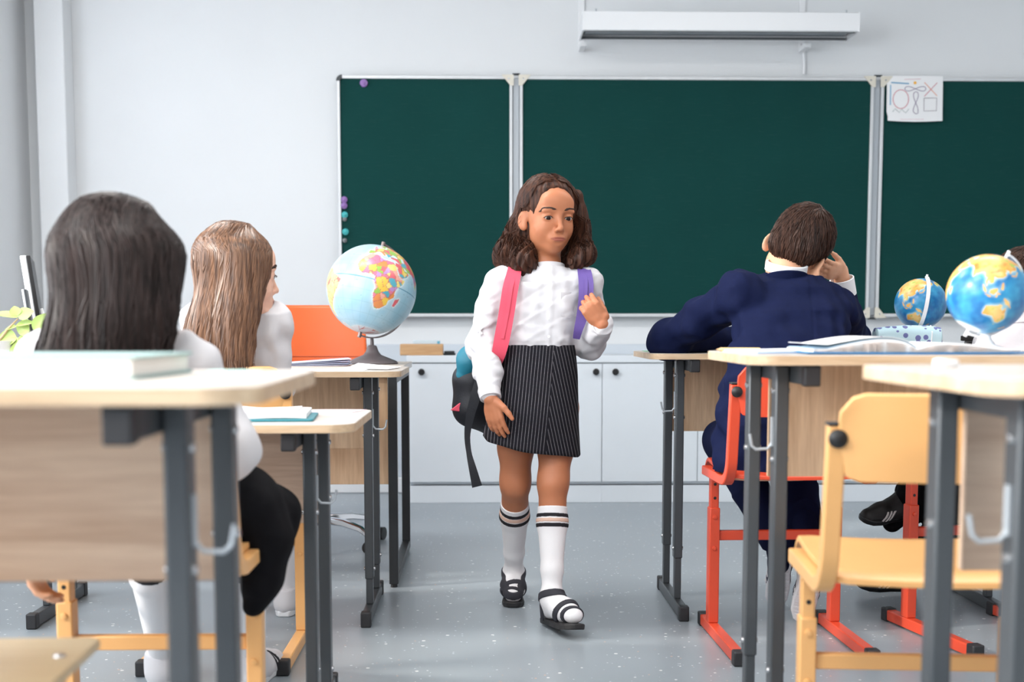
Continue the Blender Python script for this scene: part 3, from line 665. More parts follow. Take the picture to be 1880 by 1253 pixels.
def globe(name, label, c, R, base_z, lon0, lat0, tilt, style, arm_mat, base_mat, side, base_prof, arm_w=.009, arm_gap=.010, arm_out=True):
    g = thing(name, label, 'globe', (c[0], c[1], base_z), 0)
    Rm = Matrix.Rotation(math.radians(tilt), 3, 'Y') @ Matrix.Rotation(math.radians(lat0), 3, 'X') @ Matrix.Rotation(math.radians(-90 - lon0), 3, 'Z')
    nu, nv = 360, 180
    th = np.linspace(-np.pi, np.pi, nu, endpoint=False); ph = np.linspace(-np.pi / 2, np.pi / 2, nv + 1)
    TH, PH = np.meshgrid(th, ph)
    v = np.stack([np.cos(PH) * np.cos(TH), np.cos(PH) * np.sin(TH), np.sin(PH)], -1).reshape(-1, 3)
    vw = v @ np.array(Rm).T * R + np.array([0, 0, c[2] - base_z])
    i, j = np.meshgrid(np.arange(nv), np.arange(nu), indexing='ij'); j2 = (j + 1) % nu
    f = np.stack([i * nu + j, i * nu + j2, (i + 1) * nu + j2, (i + 1) * nu + j], -1).reshape(-1, 4)
    o = obj('ball', (vw, f), M['map'], g, sharp=0)
    iy = np.clip(np.round((PH / np.pi + .5) * 360).astype(int), 0, 360); ix = np.round((TH / (2 * np.pi) + .5) * 720).astype(int) % 721
    colr = np.concatenate([IMG[style][iy, ix].reshape(-1, 3), np.ones((len(v), 1))], 1).astype(np.float32)
    me = o.data
    at = me.color_attributes.new('map_colour', 'FLOAT_COLOR', 'POINT'); at.data.foreach_set('color', colr[:len(me.vertices)].ravel())
    ax = (Rm @ Vector((0, 0, 1))).normalized(); sd = Vector(side); sd = (sd - ax * sd.dot(ax)).normalized()
    cc = Vector((0, 0, c[2] - base_z)); r2 = R + arm_gap
    path = [cc + (ax * math.cos(a) + sd * math.sin(a)) * r2 for a in [math.pi * k / 28 for k in range(29)]]
    nrm = ax.cross(sd)
    arm = obj('meridian_arm', MB().sweep(path, [(-arm_w, -.0022), (arm_w, -.0022), (arm_w * .8, .0022), (-arm_w * .8, .0022)] if False else [(-.0022, -arm_w), (.0022, -arm_w), (.0022, arm_w), (-.0022, arm_w)], tuple(nrm)), arm_mat, g)
    for s in (1, -1): obj('axis_pin', MB().cyl(cc + ax * s * R * .985, cc + ax * s * (r2 + .008), .0075 if R > .1 else .0035, 12), arm_mat, arm)
    low = min(path, key=lambda p: p.z)
    obj('base', MB().lathe([(r, z) for r, z in base_prof] + [(.006, low.z - .001)], (0, 0, 0), None, 40), base_mat, g)
    return g
M['brownmetal'] = mat('brown_metal', S(124, 112, 110), .28, .75); M['browngrey'] = mat('taupe_plastic', S(92, 84, 86), .38)
gY = 4.86; gc = P(682, 532, gY); gR = 81.5 / 2400 * gY
globe('desk_globe', 'large pale blue globe with coloured countries on the teacher table', (gc[0], gc[1], gc[2]), gR, TZ, 4, -13, 14, 'political', M['brownmetal'], M['browngrey'], (.75, .65, 0),
      [(.094, 0), (.096, .004), (.09, .011), (.055, .025), (.033, .034), (.024, .046), (.017, .066), (.012, .069), (.007, .070)], .008, .012)
gY2 = 2.66; g2 = P(1812, 540, gY2); r2_ = 72.5 / 2400 * gY2
globe('desk_globe', 'blue globe showing Australia, white stand, at the right frame edge', tuple(g2), r2_, H_F, 126, 4, 25, 'physical', M['whiteplastic'], M['whiteplastic'], (.95, .3, 0),
      [(.046, 0), (.047, .003), (.040, .007), (.020, .015), (.012, .026), (.009, .042)], .0055, .007)
gY3 = 4.08; g3 = P(1690, 558, gY3); r3_ = 46.5 / 2400 * gY3
globe('desk_globe', 'small dark blue globe with its white arm across the front, behind the pencil case', tuple(g3), r3_, H_E, 158, 14, 7, 'physical', M['whiteplastic'], M['whiteplastic'], (-.1, -1, 0),
      [(.055, 0), (.056, .004), (.045, .010), (.02, .022), (.012, .04)], .0055, .006)

# ------------------------------------------------------------------ papers and books
def sheet(name, label, cat, pts, m, th=.0008, group=None, curlf=None):
    """four corner points (near left, near right, far right, far left)"""
    a, b, c, d = [Vector(p) for p in pts]; o = (a + b + c + d) / 4
    def fn(u, v):
        p = (a * (1 - u) + b * u) * (1 - v) + (d * (1 - u) + c * u) * v - o
        if curlf: p = p + Vector((0, 0, curlf(u, v)))
        return p
    return tag(obj(name, MB().grid(fn, 10, 6, (0, 0, -th)), m, loc=o, smooth=True), label, cat, group)
def lift(pts, dz): return [Vector(p) + Vector((0, 0, dz)) for p in pts]
TT = TZ + .0012
def solid(fn, nu, nv, zb):
    """a block between the surface fn and the plane zb"""
    W = nv + 1; t = [fn(i / nu, j / nv) for i in range(nu + 1) for j in range(nv + 1)]; n = len(t)
    ff = [(i * W + j, (i + 1) * W + j, (i + 1) * W + j + 1, i * W + j + 1) for i in range(nu) for j in range(nv)]
    e = [i * W for i in range(nu)] + [nu * W + j for j in range(nv)] + [i * W + nv for i in range(nu, 0, -1)] + [j for j in range(nv, 0, -1)]
    return MB().add(t + [(x, y, min(zb, z - .0005)) for x, y, z in t], ff + [tuple(n + q for q in f[::-1]) for f in ff] + [(e[(k + 1) % len(e)], e[k], n + e[k], n + e[(k + 1) % len(e)]) for k in range(len(e))])
sheet('paper_sheet', 'white paper with lifted corner at the right end of the first desk', 'paper', lift([(-.43, 3.99, H_B + .003), (-.28, 3.93, H_B + .003), (-.255, 4.15, H_B + .003), (-.40, 4.24, H_B + .003)], 0), M['paper'], .0008, None, lambda u, v: .010 * v * v * (1 - u))
sheet('paper_sheet', 'white paper flat along the near edge of the first desk beside the brown-haired girl', 'paper', [(-.62, 3.86, H_B + .0012), (-.35, 3.85, H_B + .0012), (-.34, 4.03, H_B + .0012), (-.60, 4.05, H_B + .0012)], M['paper'], .0008)
M['bluefold'] = mat('lavender_paper', S(186, 192, 218), .6)
bf = thing('paper_stack', 'fanned stack of lavender folded papers left of the pale blue globe', 'papers', (-.60, 4.62, TT))
for k, (rz, h) in enumerate(((0, .0), (.05, .006), (.10, .013), (.16, .020))):
    def fn(u, v, rz=rz, h=h):
        x, y = (u - .5) * .27, (v - .5) * .19
        z = h * (.3 + .7 * u) + .004 * u
        return (x * math.cos(rz) - y * math.sin(rz), x * math.sin(rz) + y * math.cos(rz), z + .0016)
    obj('folded_sheet', MB().grid(fn, 8, 5, (0, 0, -.0014)), M['bluefold'], bf)
# notebook, sheets and pink paper on the lower desk
zc = H_C
nb = thing('notebook', 'open notebook with white pages on teal cover on the lower desk', 'notebook', (-.515, 2.83, zc), math.radians(4))
M['tealcover'] = mat('teal_cover', S(52, 128, 140), .4)
obj('cover', MB().prism(rrect(-.17, .155, -.11, .11, .008), .0006, .006), M['tealcover'], nb, bevel=.001)
def pg(u, v): return (-.165 + u * .305, -.1 + v * .2, .0165 + .006 * math.sin(u * 9) * .25 + .004 * (1 - u))
obj('page_block', MB().grid(pg, 14, 6, (0, 0, -.0105)), M['paper'], nb)
for k in range(2): obj('loose_page', MB().grid(lambda u, v, k=k: (-.16 + u * .27 + k * .01, -.095 + v * .19, .0175 + .0015 * k + .016 * (1 - u) ** 2 + .003 * math.sin(7 * u)), 14, 6, (0, 0, -.0008)), M['paper'], nb)
M['pinkpaper'] = mat('pink_paper', S(232, 206, 220), .7)
sheet('pink_paper', 'pale pink paper on the far side of the lower desk', 'paper', [(-.41, 3.03, zc + .0012), (-.30, 3.02, zc + .0012), (-.275, 3.12, zc + .0012), (-.39, 3.125, zc + .0012)], M['pinkpaper'])
# closed book and mint pad on the nearest left desk
bkm = mat('book_cover_green', S(146, 174, 172), .5); bk_ = thing('closed_book', 'thick closed book with white pages and grey-green cover on nearest left desk', 'book', (-.56, 1.475, H_D), math.radians(-2))
obj('cover', MB().prism(rrect(-.2, .2, -.085, .15, .003, 2), .0005, .0035).prism(rrect(-.2, .2, -.085, .15, .003, 2), .0225, .0250).span(-.2, -.197, -.085, .15, .0035, .0225), bkm, bk_, smooth=False)
obj('page_block', MB().span(-.196, .194, -.081, .146, .0036, .0224), M['pagegrey'], bk_, smooth=False)
mint = mat('mint_card', S(176, 214, 202), .6)
sheet('mint_card', 'thin mint card at the far right corner of the nearest left desk', 'card', [(-.335, 1.57, H_D + .001), (-.27, 1.565, H_D + .001), (-.275, 1.68, H_D + .001), (-.345, 1.68, H_D + .001)], mint)
# big open book on the third desk of the right column
ob_ = thing('open_book', 'large open picture book with white pages and blue cover on the right desk', 'book', (.80, 2.50, H_F), math.radians(-2))
bluec = mat('blue_book_cover', S(54, 118, 168), .35)
obj('cover', MB().grid(lambda u, v: ((u - .5) * .40, (v - .5) * .25, .0038 + .002 * abs(u - .5)), 10, 4, (0, 0, -.003)), bluec, ob_)
pgm = mat('printed_page', S(240, 226, 218), .55, var=.06, vscale=14)
for s in (-1, 1):
    for k in range(4):
        hh = (.0235 - .004 * k) * (1 if s < 0 else .72)
        def pf(u, v, s=s, hh=hh, k=k):
            x = s * u * (.190 - .0015 * k); z = .0045 + hh * (math.sin(math.pi * min(1, u * 1.02) ** .62) * .95 + .04 * (1 - u)) + .002 * k * 0
            return (x, (v - .5) * .24, max(z, .0062 + .0012 * (3 - k)))
        obj('page', solid(pf, 22, 4, .0044), M['paper'] if k == 0 else pgm, ob_)
for k in range(2):
    def tp(u, v, k=k):
        return (-.188 * u, (v - .5) * .238, max(.0045 + .0235 * (math.sin(math.pi * min(1, u * 1.02) ** .62) * .95 + .04 * (1 - u)), .0098) + .0022 + .0022 * k + .006 * k * u * u)
    obj('turned_page', MB().grid(tp, 22, 4, (0, 0, -.0009)), M['paper'] if k else mat('page_pale_blue', S(176, 208, 228), .6), ob_)
lb = thing('notebook', 'flat pale blue open exercise book left of the big open book', 'notebook', (.56, 2.56, H_F), math.radians(12))
obj('cover', MB().prism(rrect(-.06, .075, -.085, .085, .003, 2), .0005, .002), mat('pale_blue_cover', S(160, 190, 222), .5), lb, smooth=False)
obj('page_block', MB().grid(lambda u, v: (-.057 + .128 * u, -.08 + .16 * v, .0050 + .002 * u), 6, 4, (0, 0, -.003)), mat('pale_lilac_page', S(222, 226, 238), .6), lb)
pcl = thing('pencil', 'yellow wooden pencil lying at the left end of the open-book desk', 'pencil', (.51, 2.66, H_F + .0045))
obj('shaft', MB().tube([(-.022, 0, 0), (.05, -.03, 0)], .0042, 6), mat('yellow_wood', S(226, 200, 130), .45), pcl, sharp=20)
obj('tip', MB().sweep([(-.022, 0, 0), (-.032, .0042, 0)], [(.0042 * math.cos(k), .0042 * math.sin(k)) for k in [6.283 * q / 8 for q in range(8)]], scales=[1, .15]), M['birch'], pcl)
er = thing('eraser', 'small white eraser on the nearest right desk', 'eraser', (P(1738, 672, 1.6)[0], 1.60, H_G), math.radians(25))
obj('block', MB().span(-.014, .014, -.008, .008, 0, .010), M['whiteplastic'], er, bevel=.003); obj('sleeve', MB().span(-.015, .004, -.0085, .0085, 0, .0105), M['paper'], er, bevel=.002)
# boy's desk
eb = thing('open_book', 'open schoolbook lying between the boy in navy and his left elbow', 'book', (.73, 4.16, H_E), math.radians(6))
obj('cover', MB().prism(rrect(-.17, .17, -.11, .11, .003, 2), .0005, .003), M['darkplastic'], eb, smooth=False)
for s in (-1, 1): obj('page', solid(lambda u, v, s=s: (s * u * .165, -.105 + .21 * v, .006 + .026 * math.sin(math.pi * u ** .6)), 16, 4, .0031), mat('rosy_page', S(228, 206, 204), .6, var=.06, vscale=30), eb)
sheet('green_sheet', 'thin green sheet under the left sleeve of the boy in navy', 'paper', [(.52, 4.18, H_E + .001), (.66, 4.17, H_E + .001), (.66, 4.33, H_E + .001), (.53, 4.34, H_E + .001)], mat('green_paper', S(132, 176, 150), .6))
pcs = thing('pencil_case', 'soft pale blue pencil case with small violet print, in front of small globe', 'pencil case', (P(1666, 616, 3.98)[0], 3.985, H_E))
def pcmat():
    m = mat('printed_blue_fabric', S(170, 208, 222), .7, bump=.1, bscale=300); t = m.node_tree; b = t.nodes['Principled BSDF']; tc = [q for q in t.nodes if q.type == 'TEX_COORD'][0]
    v = t.nodes.new('ShaderNodeTexVoronoi'); v.inputs['Scale'].default_value = 44; v.inputs['Randomness'].default_value = .5; t.links.new(tc.outputs['Object'], v.inputs['Vector'])
    n = t.nodes.new('ShaderNodeMath'); n.operation = 'LESS_THAN'; n.inputs[1].default_value = .40; t.links.new(v.outputs['Distance'], n.inputs[0])
    mx = t.nodes.new('ShaderNodeMix'); mx.data_type = 'RGBA'; mx.inputs[6].default_value = S(190, 220, 230); mx.inputs[7].default_value = S(104, 110, 164)
    t.links.new(n.outputs[0], mx.inputs[0]); t.links.new(mx.outputs[2], b.inputs['Base Color']); return m
obj('body', MB().sweep([(-.10, 0, .039), (-.095, 0, .039), (-.05, 0, .042), (.0, .0, .044), (.06, 0, .043), (.095, 0, .040), (.10, 0, .040)],
    [(.034 * (abs(math.cos(a)) ** .7) * (1 if math.cos(a) > 0 else -1), .0395 * (abs(math.sin(a)) ** .7) * (1 if math.sin(a) > 0 else -1)) for a in [6.28319 * k / 24 for k in range(24)]], scales=[.8, .95, 1.0, 1.02, 1.02, .97, .82]), pcmat(), pcs, bevel=0)
obj('zip', MB().rect([(.062, -.036, .02), (.066, -.032, .062), (.068, -.01, .082)], .006, .003, (1, 0, 0)), M['whiteplastic'], pcs)
ds = thing('dark_clip', 'small black pointed clip on the desk behind the white globe stand', 'clip', (P(1788, 628, 4.1)[0], 4.1, H_E))
obj('jaw', MB().prism([(-.03, -.01), (.028, -.014), (.028, .014), (-.03, .004)], .0, .035), M['black'], ds, bevel=.003)
obj('lever', MB().prism([(-.045, -.004), (.0, -.012), (.0, .012)], .035, .052), M['black'], ds, bevel=.002)
# worktop: wooden block, clear box, duster
wb = P(774, 643, 6.58); tag(obj('wooden_block', MB().span(-.108, .108, -.045, .045, 0, .057), M['birch'], loc=(wb[0], 6.61, czt), bevel=.004), 'oblong light wooden block on the white worktop', 'wooden block')
cbx = thing('clear_box', 'small clear plastic box with a blue edge, behind the wooden block', 'box', (P(786, 640, 6.75)[0], 6.74, czt))
clr = mat('clear_plastic', S(214, 226, 232), .25, spec=.4); 
obj('shell', MB().span(-.075, .06, -.03, .03, 0, .075), clr, cbx, bevel=.003); obj('label_strip', MB().span(.048, .061, -.031, .031, .0, .07), mat('blue_strip', S(96, 176, 204), .4), cbx, smooth=False)
db = thing('board_duster', 'small dark felt board duster right of the wooden block', 'duster', (P(825, 648, 6.6)[0], 6.62, czt))
obj('felt', MB().span(-.03, .03, -.022, .022, 0, .010), mat('dark_felt', S(48, 52, 56), .9), db, bevel=.002); obj('grip', MB().span(-.027, .027, -.015, .015, .010, .022), M['darkplastic'], db, bevel=.005)

# ------------------------------------------------------------------ plant and screens at the window end of the teacher table
pX, pY = -1.66, 4.50
pl = thing('potted_plant', 'pale green round-leaved plant in a white pot by the window', 'plant', (pX, pY, TZ))
obj('pot', MB().lathe([(.045, 0), (.05, .004), (.062, .085), (.066, .09), (.058, .09), (.055, .08)], (0, 0, 0), None, 24), M['whiteplastic'], pl)
obj('soil', MB().lathe([(.055, .0795), (.02, .083), (.001, .084)], (0, 0, 0), None, 16), mat('soil', S(70, 54, 44), .95), pl)
stemm = mat('plant_stem', S(198, 168, 132), .5)
def leafobj(base, tip, wdt, nrm, sag=.2):
    base, tip = Vector(base), Vector(tip); d = tip - base; L = d.length; n = Vector(nrm); sd = d.cross(n).normalized(); n = sd.cross(d).normalized()
    def fn(u, v):
        wv = math.sin(math.pi * min(.985, max(.015, v)) ** .8) ** .75; a = (u - .5) * 2
        return base + d * v + sd * a * wdt * wv + n * (wdt * .25 * a * a * wv - sag * L * v * v * .5)
    obj('leaf', MB().grid(fn, 6, 9, tuple(n * -.0012)), M['leaf'], pl)
for s0, s1, s2 in (((0, 0, .08), (-.01, -.01, .16), (-.02, -.02, .235)), ((.01, 0, .08), (.05, 0, .13), (.085, 0, .165)), ((-.01, 0, .08), (-.05, -.02, .10), (-.075, -.03, .10))):
    obj('stem', MB().tube([s0, s1, s2], .004, 7, (0, 1, 0), scales=[1.2, 1, .6]), stemm, pl)
def lp(px, py, dy=0): q = P(px, py, pY + dy); return (q[0] - pX, q[1] - pY, q[2] - TZ)
st_ = (-.02, -.02, .22)
for b_, t_, wd, nr in ((lp(32, 583), lp(-12, 572), .022, (0, -.5, 1)), (lp(30, 580), lp(26, 562), .02, (.3, -1, .2)), (lp(34, 583), lp(60, 570), .026, (.2, -.8, .6)),
                       (lp(30, 598), lp(62, 590), .02, (0, -.6, 1)), (lp(34, 612), lp(52, 598), .026, (.2, -1, .3)), (lp(30, 622), lp(-6, 620), .03, (0, -1, .4)),
                       (lp(32, 628), lp(44, 664), .034, (.1, -1, .1)), (lp(34, 620), lp(62, 630), .022, (0, -.8, .6)), (lp(62, 606), lp(84, 576), .022, (.3, -1, .4)),
                       (lp(64, 606), lp(92, 600), .024, (0, -.7, .8)), (lp(66, 606), lp(76, 636), .026, (.1, -1, .2)), (lp(30, 600), lp(8, 604), .014, (0, -.6, 1)), (lp(32, 620), lp(20, 648), .024, (-.2, -1, .2))):
    leafobj(b_, t_, wd, nr)
mo = thing('monitor', 'slim white screen seen edge-on beside the plant by the window', 'monitor', (P(76, 560, 5.0)[0] - .02, 5.0, TZ))
za, zb_ = P(72, 640, 5)[2] - TZ, P(70, 475, 5)[2] - TZ
Rm_ = Matrix.Rotation(math.radians(17), 3, 'Z') @ Matrix.Rotation(math.radians(-7), 3, 'Y')
obj('back_shell', MB().box((-.012, 0, (za + zb_) / 2), (.022, .50, zb_ - za), Rm_), M['whiteplastic'], mo, bevel=.004)
obj('screen_panel', MB().box((.006, 0, (za + zb_) / 2), (.014, .50, zb_ - za), Rm_), M['black'], mo, bevel=.002)
obj('stand', MB().rect([(.03, .0, .012), (.03, .0, .10), (.0, .0, .2)], .05, .012, (0, 1, 0)), M['whiteplastic'], mo, bevel=.002)
obj('foot', MB().prism(rrect(-.06, .09, -.1, .1, .02), 0, .012), M['whiteplastic'], mo, bevel=.003)
ph2 = thing('small_screen', 'smaller dark framed screen standing in front of slim white monitor', 'screen', (P(72, 600, 4.7)[0], 4.62, TZ))
zb2 = P(68, 532, 4.62)[2] - TZ
obj('back_shell', MB().box((-.006, 0, zb2 / 2 + .004), (.008, .2, zb2 - .01), Rm_), M['whiteplastic'], ph2, bevel=.002)
obj('screen_panel', MB().box((.002, 0, zb2 / 2 + .004), (.008, .2, zb2 - .01), Rm_), M['gun'], ph2, bevel=.001)
obj('foot', MB().span(-.05, .06, -.06, .06, 0, .008), M['whiteplastic'], ph2, bevel=.002)
# ------------------------------------------------------------------ people: smooth bodies grown from blended limbs
def V3(*a): return np.array(a, float)
def unit(a): a = np.asarray(a, float); return a / np.linalg.norm(a)
def frame(f, u):
    """columns right, forward, up"""
    f = unit(f); r = unit(np.cross(f, u)); u = np.cross(r, f); return np.stack([r, f, u], 1)
class SDF:
    def __init__(s, lo, hi, h):
        s.lo = np.array(lo, float); s.h = h; s.n = np.ceil((np.array(hi) - s.lo) / h).astype(int) + 1
        s.d = np.full(tuple(s.n), .5, np.float32)
    def like(s, off):
        o = SDF.__new__(SDF); o.lo, o.h, o.n, o.d = s.lo, s.h, s.n, s.d - off; return o
    def blk(s, lo, hi):
        a = np.clip(np.floor((np.asarray(lo) - s.lo) / s.h).astype(int), 0, s.n - 1)
        b = np.clip(np.ceil((np.asarray(hi) - s.lo) / s.h).astype(int) + 1, 0, s.n)
        sl = tuple(slice(x, max(y, x)) for x, y in zip(a, b))
        ax = [(s.lo[i] + s.h * np.arange(sl[i].start, sl[i].stop)).astype(np.float32) for i in range(3)]
        return sl, ax[0][:, None, None], ax[1][None, :, None], ax[2][None, None, :]
    def put(s, sl, d, k, op):
        o = s.d[sl]
        if o.size == 0: return
        if op == 'add':
            if k > 0:
                q = np.maximum(k - np.abs(o - d), 0) / k; s.d[sl] = np.minimum(o, d) - q * q * k * .25
            else: s.d[sl] = np.minimum(o, d)
        elif op == 'sub':
            d = -d
            if k > 0:
                q = np.maximum(k - np.abs(o - d), 0) / k; s.d[sl] = np.maximum(o, d) + q * q * k * .25
            else: s.d[sl] = np.maximum(o, d)
    def cone(s, a, b, ra, rb, k=.01, op='add', flat=False, sq=None):
        a, b = np.asarray(a, float), np.asarray(b, float); r = max(ra, rb) * (max(1, sq[1]) if sq else 1) + k + 3 * s.h
        sl, X, Y, Z = s.blk(np.minimum(a, b) - r, np.maximum(a, b) + r)
        ab = b - a; L2 = float(ab @ ab) + 1e-12
        px, py, pz = X - a[0], Y - a[1], Z - a[2]
        t = (px * ab[0] + py * ab[1] + pz * ab[2]) / L2
        tc = np.clip(t, 0, 1); qx, qy, qz = px - tc * ab[0], py - tc * ab[1], pz - tc * ab[2]
        if sq:
            n = unit(sq[0]); dn = (qx * n[0] + qy * n[1] + qz * n[2]) * (1 / sq[1] - 1)
            qx, qy, qz = qx + dn * n[0], qy + dn * n[1], qz + dn * n[2]
        d = np.sqrt(qx * qx + qy * qy + qz * qz) - (ra + (rb - ra) * tc)
        if sq and sq[1] < 1: d = d * sq[1] ** .5
        if flat:
            L = math.sqrt(L2); d = np.maximum(d, np.abs(t - .5) * L - L * .5)
        s.put(sl, d, k, op); return s
    def chain(s, pts, rs, k=.01, **kw):
        for i in range(len(pts) - 1): s.cone(pts[i], pts[i + 1], rs[i], rs[i + 1], k, **kw)
        return s
    def ell(s, c, r, R=None, k=.01, op='add'):
        c = np.asarray(c, float); r = np.asarray(r, float); m = r.max() + k + 3 * s.h
        sl, X, Y, Z = s.blk(c - m, c + m); px, py, pz = X - c[0], Y - c[1], Z - c[2]
        if R is not None: px, py, pz = (px * R[0, i] + py * R[1, i] + pz * R[2, i] for i in range(3))
        k0 = np.sqrt((px / r[0]) ** 2 + (py / r[1]) ** 2 + (pz / r[2]) ** 2)
        k1 = np.sqrt((px / r[0] ** 2) ** 2 + (py / r[1] ** 2) ** 2 + (pz / r[2] ** 2) ** 2) + 1e-9
        s.put(sl, k0 * (k0 - 1) / k1, k, op); return s
    def loft(s, rings, k=.01, op='add', ex=2.0):
        """rings (z, cx, cy, rx, ry) sorted by z, flat ends"""
        rg = np.array(sorted(rings), float); z = rg[:, 0]; m = k + 4 * s.h
        lo = [(rg[:, 1] - rg[:, 3]).min() - m, (rg[:, 2] - rg[:, 4]).min() - m, z[0] - m]
        hi = [(rg[:, 1] + rg[:, 3]).max() + m, (rg[:, 2] + rg[:, 4]).max() + m, z[-1] + m]
        sl, X, Y, Z = s.blk(lo, hi); zz = Z.ravel()
        # smooth interpolation between rings
        f = np.interp(zz, z, np.arange(len(z))); i = np.clip(f.astype(int), 0, len(z) - 2); t = f - i
        def sm(col):
            p = rg[:, col]; p0, p1, p2, p3 = p[np.clip(i - 1, 0, len(z) - 1)], p[i], p[i + 1], p[np.clip(i + 2, 0, len(z) - 1)]
            return (.5 * (2 * p1 + (p2 - p0) * t + (2 * p0 - 5 * p1 + 4 * p2 - p3) * t * t + (3 * p1 - p0 - 3 * p2 + p3) * t ** 3))[None, None, :].astype(np.float32)
        cx, cy, rx, ry = sm(1), sm(2), np.maximum(sm(3), .004), np.maximum(sm(4), .004)
        q = (np.abs((X - cx) / rx) ** ex + np.abs((Y - cy) / ry) ** ex) ** (1 / ex)
        d = (q - 1) * np.minimum(rx, ry); d = np.maximum(d, np.maximum(z[0] - Z, Z - z[-1]))
        s.put(sl, d, k, op); return s
    def cut(s, p, n, lo=None, hi=None, k=0):
        """remove what lies on the side of +n"""
        lo = s.lo if lo is None else lo; hi = s.lo + s.h * (s.n - 1) if hi is None else hi
        sl, X, Y, Z = s.blk(lo, hi); n = unit(n)
        d = (X - p[0]) * n[0] + (Y - p[1]) * n[1] + (Z - p[2]) * n[2]
        s.put(sl, -d, k, 'sub'); return s
    def disp(s, fn, lo=None, hi=None):
        lo = s.lo if lo is None else lo; hi = s.lo + s.h * (s.n - 1) if hi is None else hi
        sl, X, Y, Z = s.blk(lo, hi); s.d[sl] += fn(X, Y, Z); return s
    def mesh(s):
        d = s.d; d[0] = d[-1] = .5; d[:, 0] = d[:, -1] = .5; d[:, :, 0] = d[:, :, -1] = .5
        neg = d < 0; n = s.n
        c = np.zeros(tuple(n - 1), np.uint8)
        for dx in (0, 1):
            for dy in (0, 1):
                for dz in (0, 1): c += neg[dx:n[0] - 1 + dx, dy:n[1] - 1 + dy, dz:n[2] - 1 + dz]
        I = np.argwhere((c > 0) & (c < 8)); N = len(I)
        idx = np.full(tuple(n - 1), -1, np.int32); idx[I[:, 0], I[:, 1], I[:, 2]] = np.arange(N)
        cor = {(a, b, e): d[I[:, 0] + a, I[:, 1] + b, I[:, 2] + e] for a in (0, 1) for b in (0, 1) for e in (0, 1)}
        acc = np.zeros((N, 3)); cnt = np.zeros(N)
        for ax in range(3):
            o = [q for q in range(3) if q != ax]
            for a in (0, 1):
                for b in (0, 1):
                    p0 = [0, 0, 0]; p0[o[0]], p0[o[1]] = a, b; p1 = list(p0); p1[ax] = 1
                    v0, v1 = cor[tuple(p0)], cor[tuple(p1)]; m = (v0 < 0) != (v1 < 0)
                    t = np.where(m, v0 / np.where(m, v0 - v1, 1), 0)
                    for q in range(3): acc[:, q] += np.where(m, p0[q] + (t if q == ax else 0), 0)
                    cnt += m
        v = s.lo + s.h * (I + acc / cnt[:, None])
        F = []
        for ax in range(3):
            o = [(ax + 1) % 3, (ax + 2) % 3]
            a = [slice(None)] * 3; b = [slice(None)] * 3; a[ax] = slice(0, -1); b[ax] = slice(1, None)
            na, nb_ = neg[tuple(a)], neg[tuple(b)]; E = np.argwhere(na != nb_)
            flip = na[E[:, 0], E[:, 1], E[:, 2]]
            ok = (E[:, o[0]] > 0) & (E[:, o[1]] > 0) & (E[:, o[0]] < n[o[0]] - 1) & (E[:, o[1]] < n[o[1]] - 1); E, flip = E[ok], flip[ok]
            qs = []
            for da, db_ in ((0, 0), (1, 0), (1, 1), (0, 1)):
                q = E.copy(); q[:, o[0]] -= da; q[:, o[1]] -= db_; qs.append(idx[q[:, 0], q[:, 1], q[:, 2]])
            Q = np.stack(qs, 1); Q[~flip] = Q[~flip][:, ::-1]; F.append(Q)
        return v, np.concatenate(F)[:, ::-1]
    def val(s, p):
        q = (np.asarray(p) - s.lo) / s.h; i = np.clip(np.floor(q).astype(int), 0, s.n - 2); f = np.clip(q - i, 0, 1); o = 0
        for a in (0, 1):
            for b in (0, 1):
                for c in (0, 1):
                    o = o + s.d[i[..., 0] + a, i[..., 1] + b, i[..., 2] + c] * (f[..., 0] if a else 1 - f[..., 0]) * (f[..., 1] if b else 1 - f[..., 1]) * (f[..., 2] if c else 1 - f[..., 2])
        return o
    def snap(s, p, off, it=4, only_in=False):
        """move points along the gradient until they lie off above the surface"""
        p = np.array(p, float); e = s.h * 1.5
        for _ in range(it):
            v = s.val(p) - off
            g = np.stack([s.val(p + d) - s.val(p - d) for d in np.eye(3) * e], -1); g /= np.linalg.norm(g, axis=-1, keepdims=True) + 1e-6
            st = np.clip(v, -.02, .02)
            if only_in: st = np.minimum(st, 0)
            p -= g * st[..., None]
        return p
def waves(seed, f, n=5, st=(1, 1, 1), warp=1.2):
    rg = np.random.RandomState(seed); D = rg.normal(size=(n, 3)); D /= np.linalg.norm(D, axis=1)[:, None]; D *= np.array(st); ph = rg.rand(n) * 6.28; W_ = rg.normal(size=(n, 3)) * .4
    def fn(X, Y, Z):
        o = 0
        for i in range(n):
            ff = f * (.7 + .25 * i)
            o = o + np.sin(ff * (D[i, 0] * X + D[i, 1] * Y + D[i, 2] * Z) + ph[i] + warp * np.sin(.6 * f * (W_[i, 0] * X + W_[i, 1] * Y + W_[i, 2] * Z))) / (1 + .25 * i)
        return o / n
    return fn

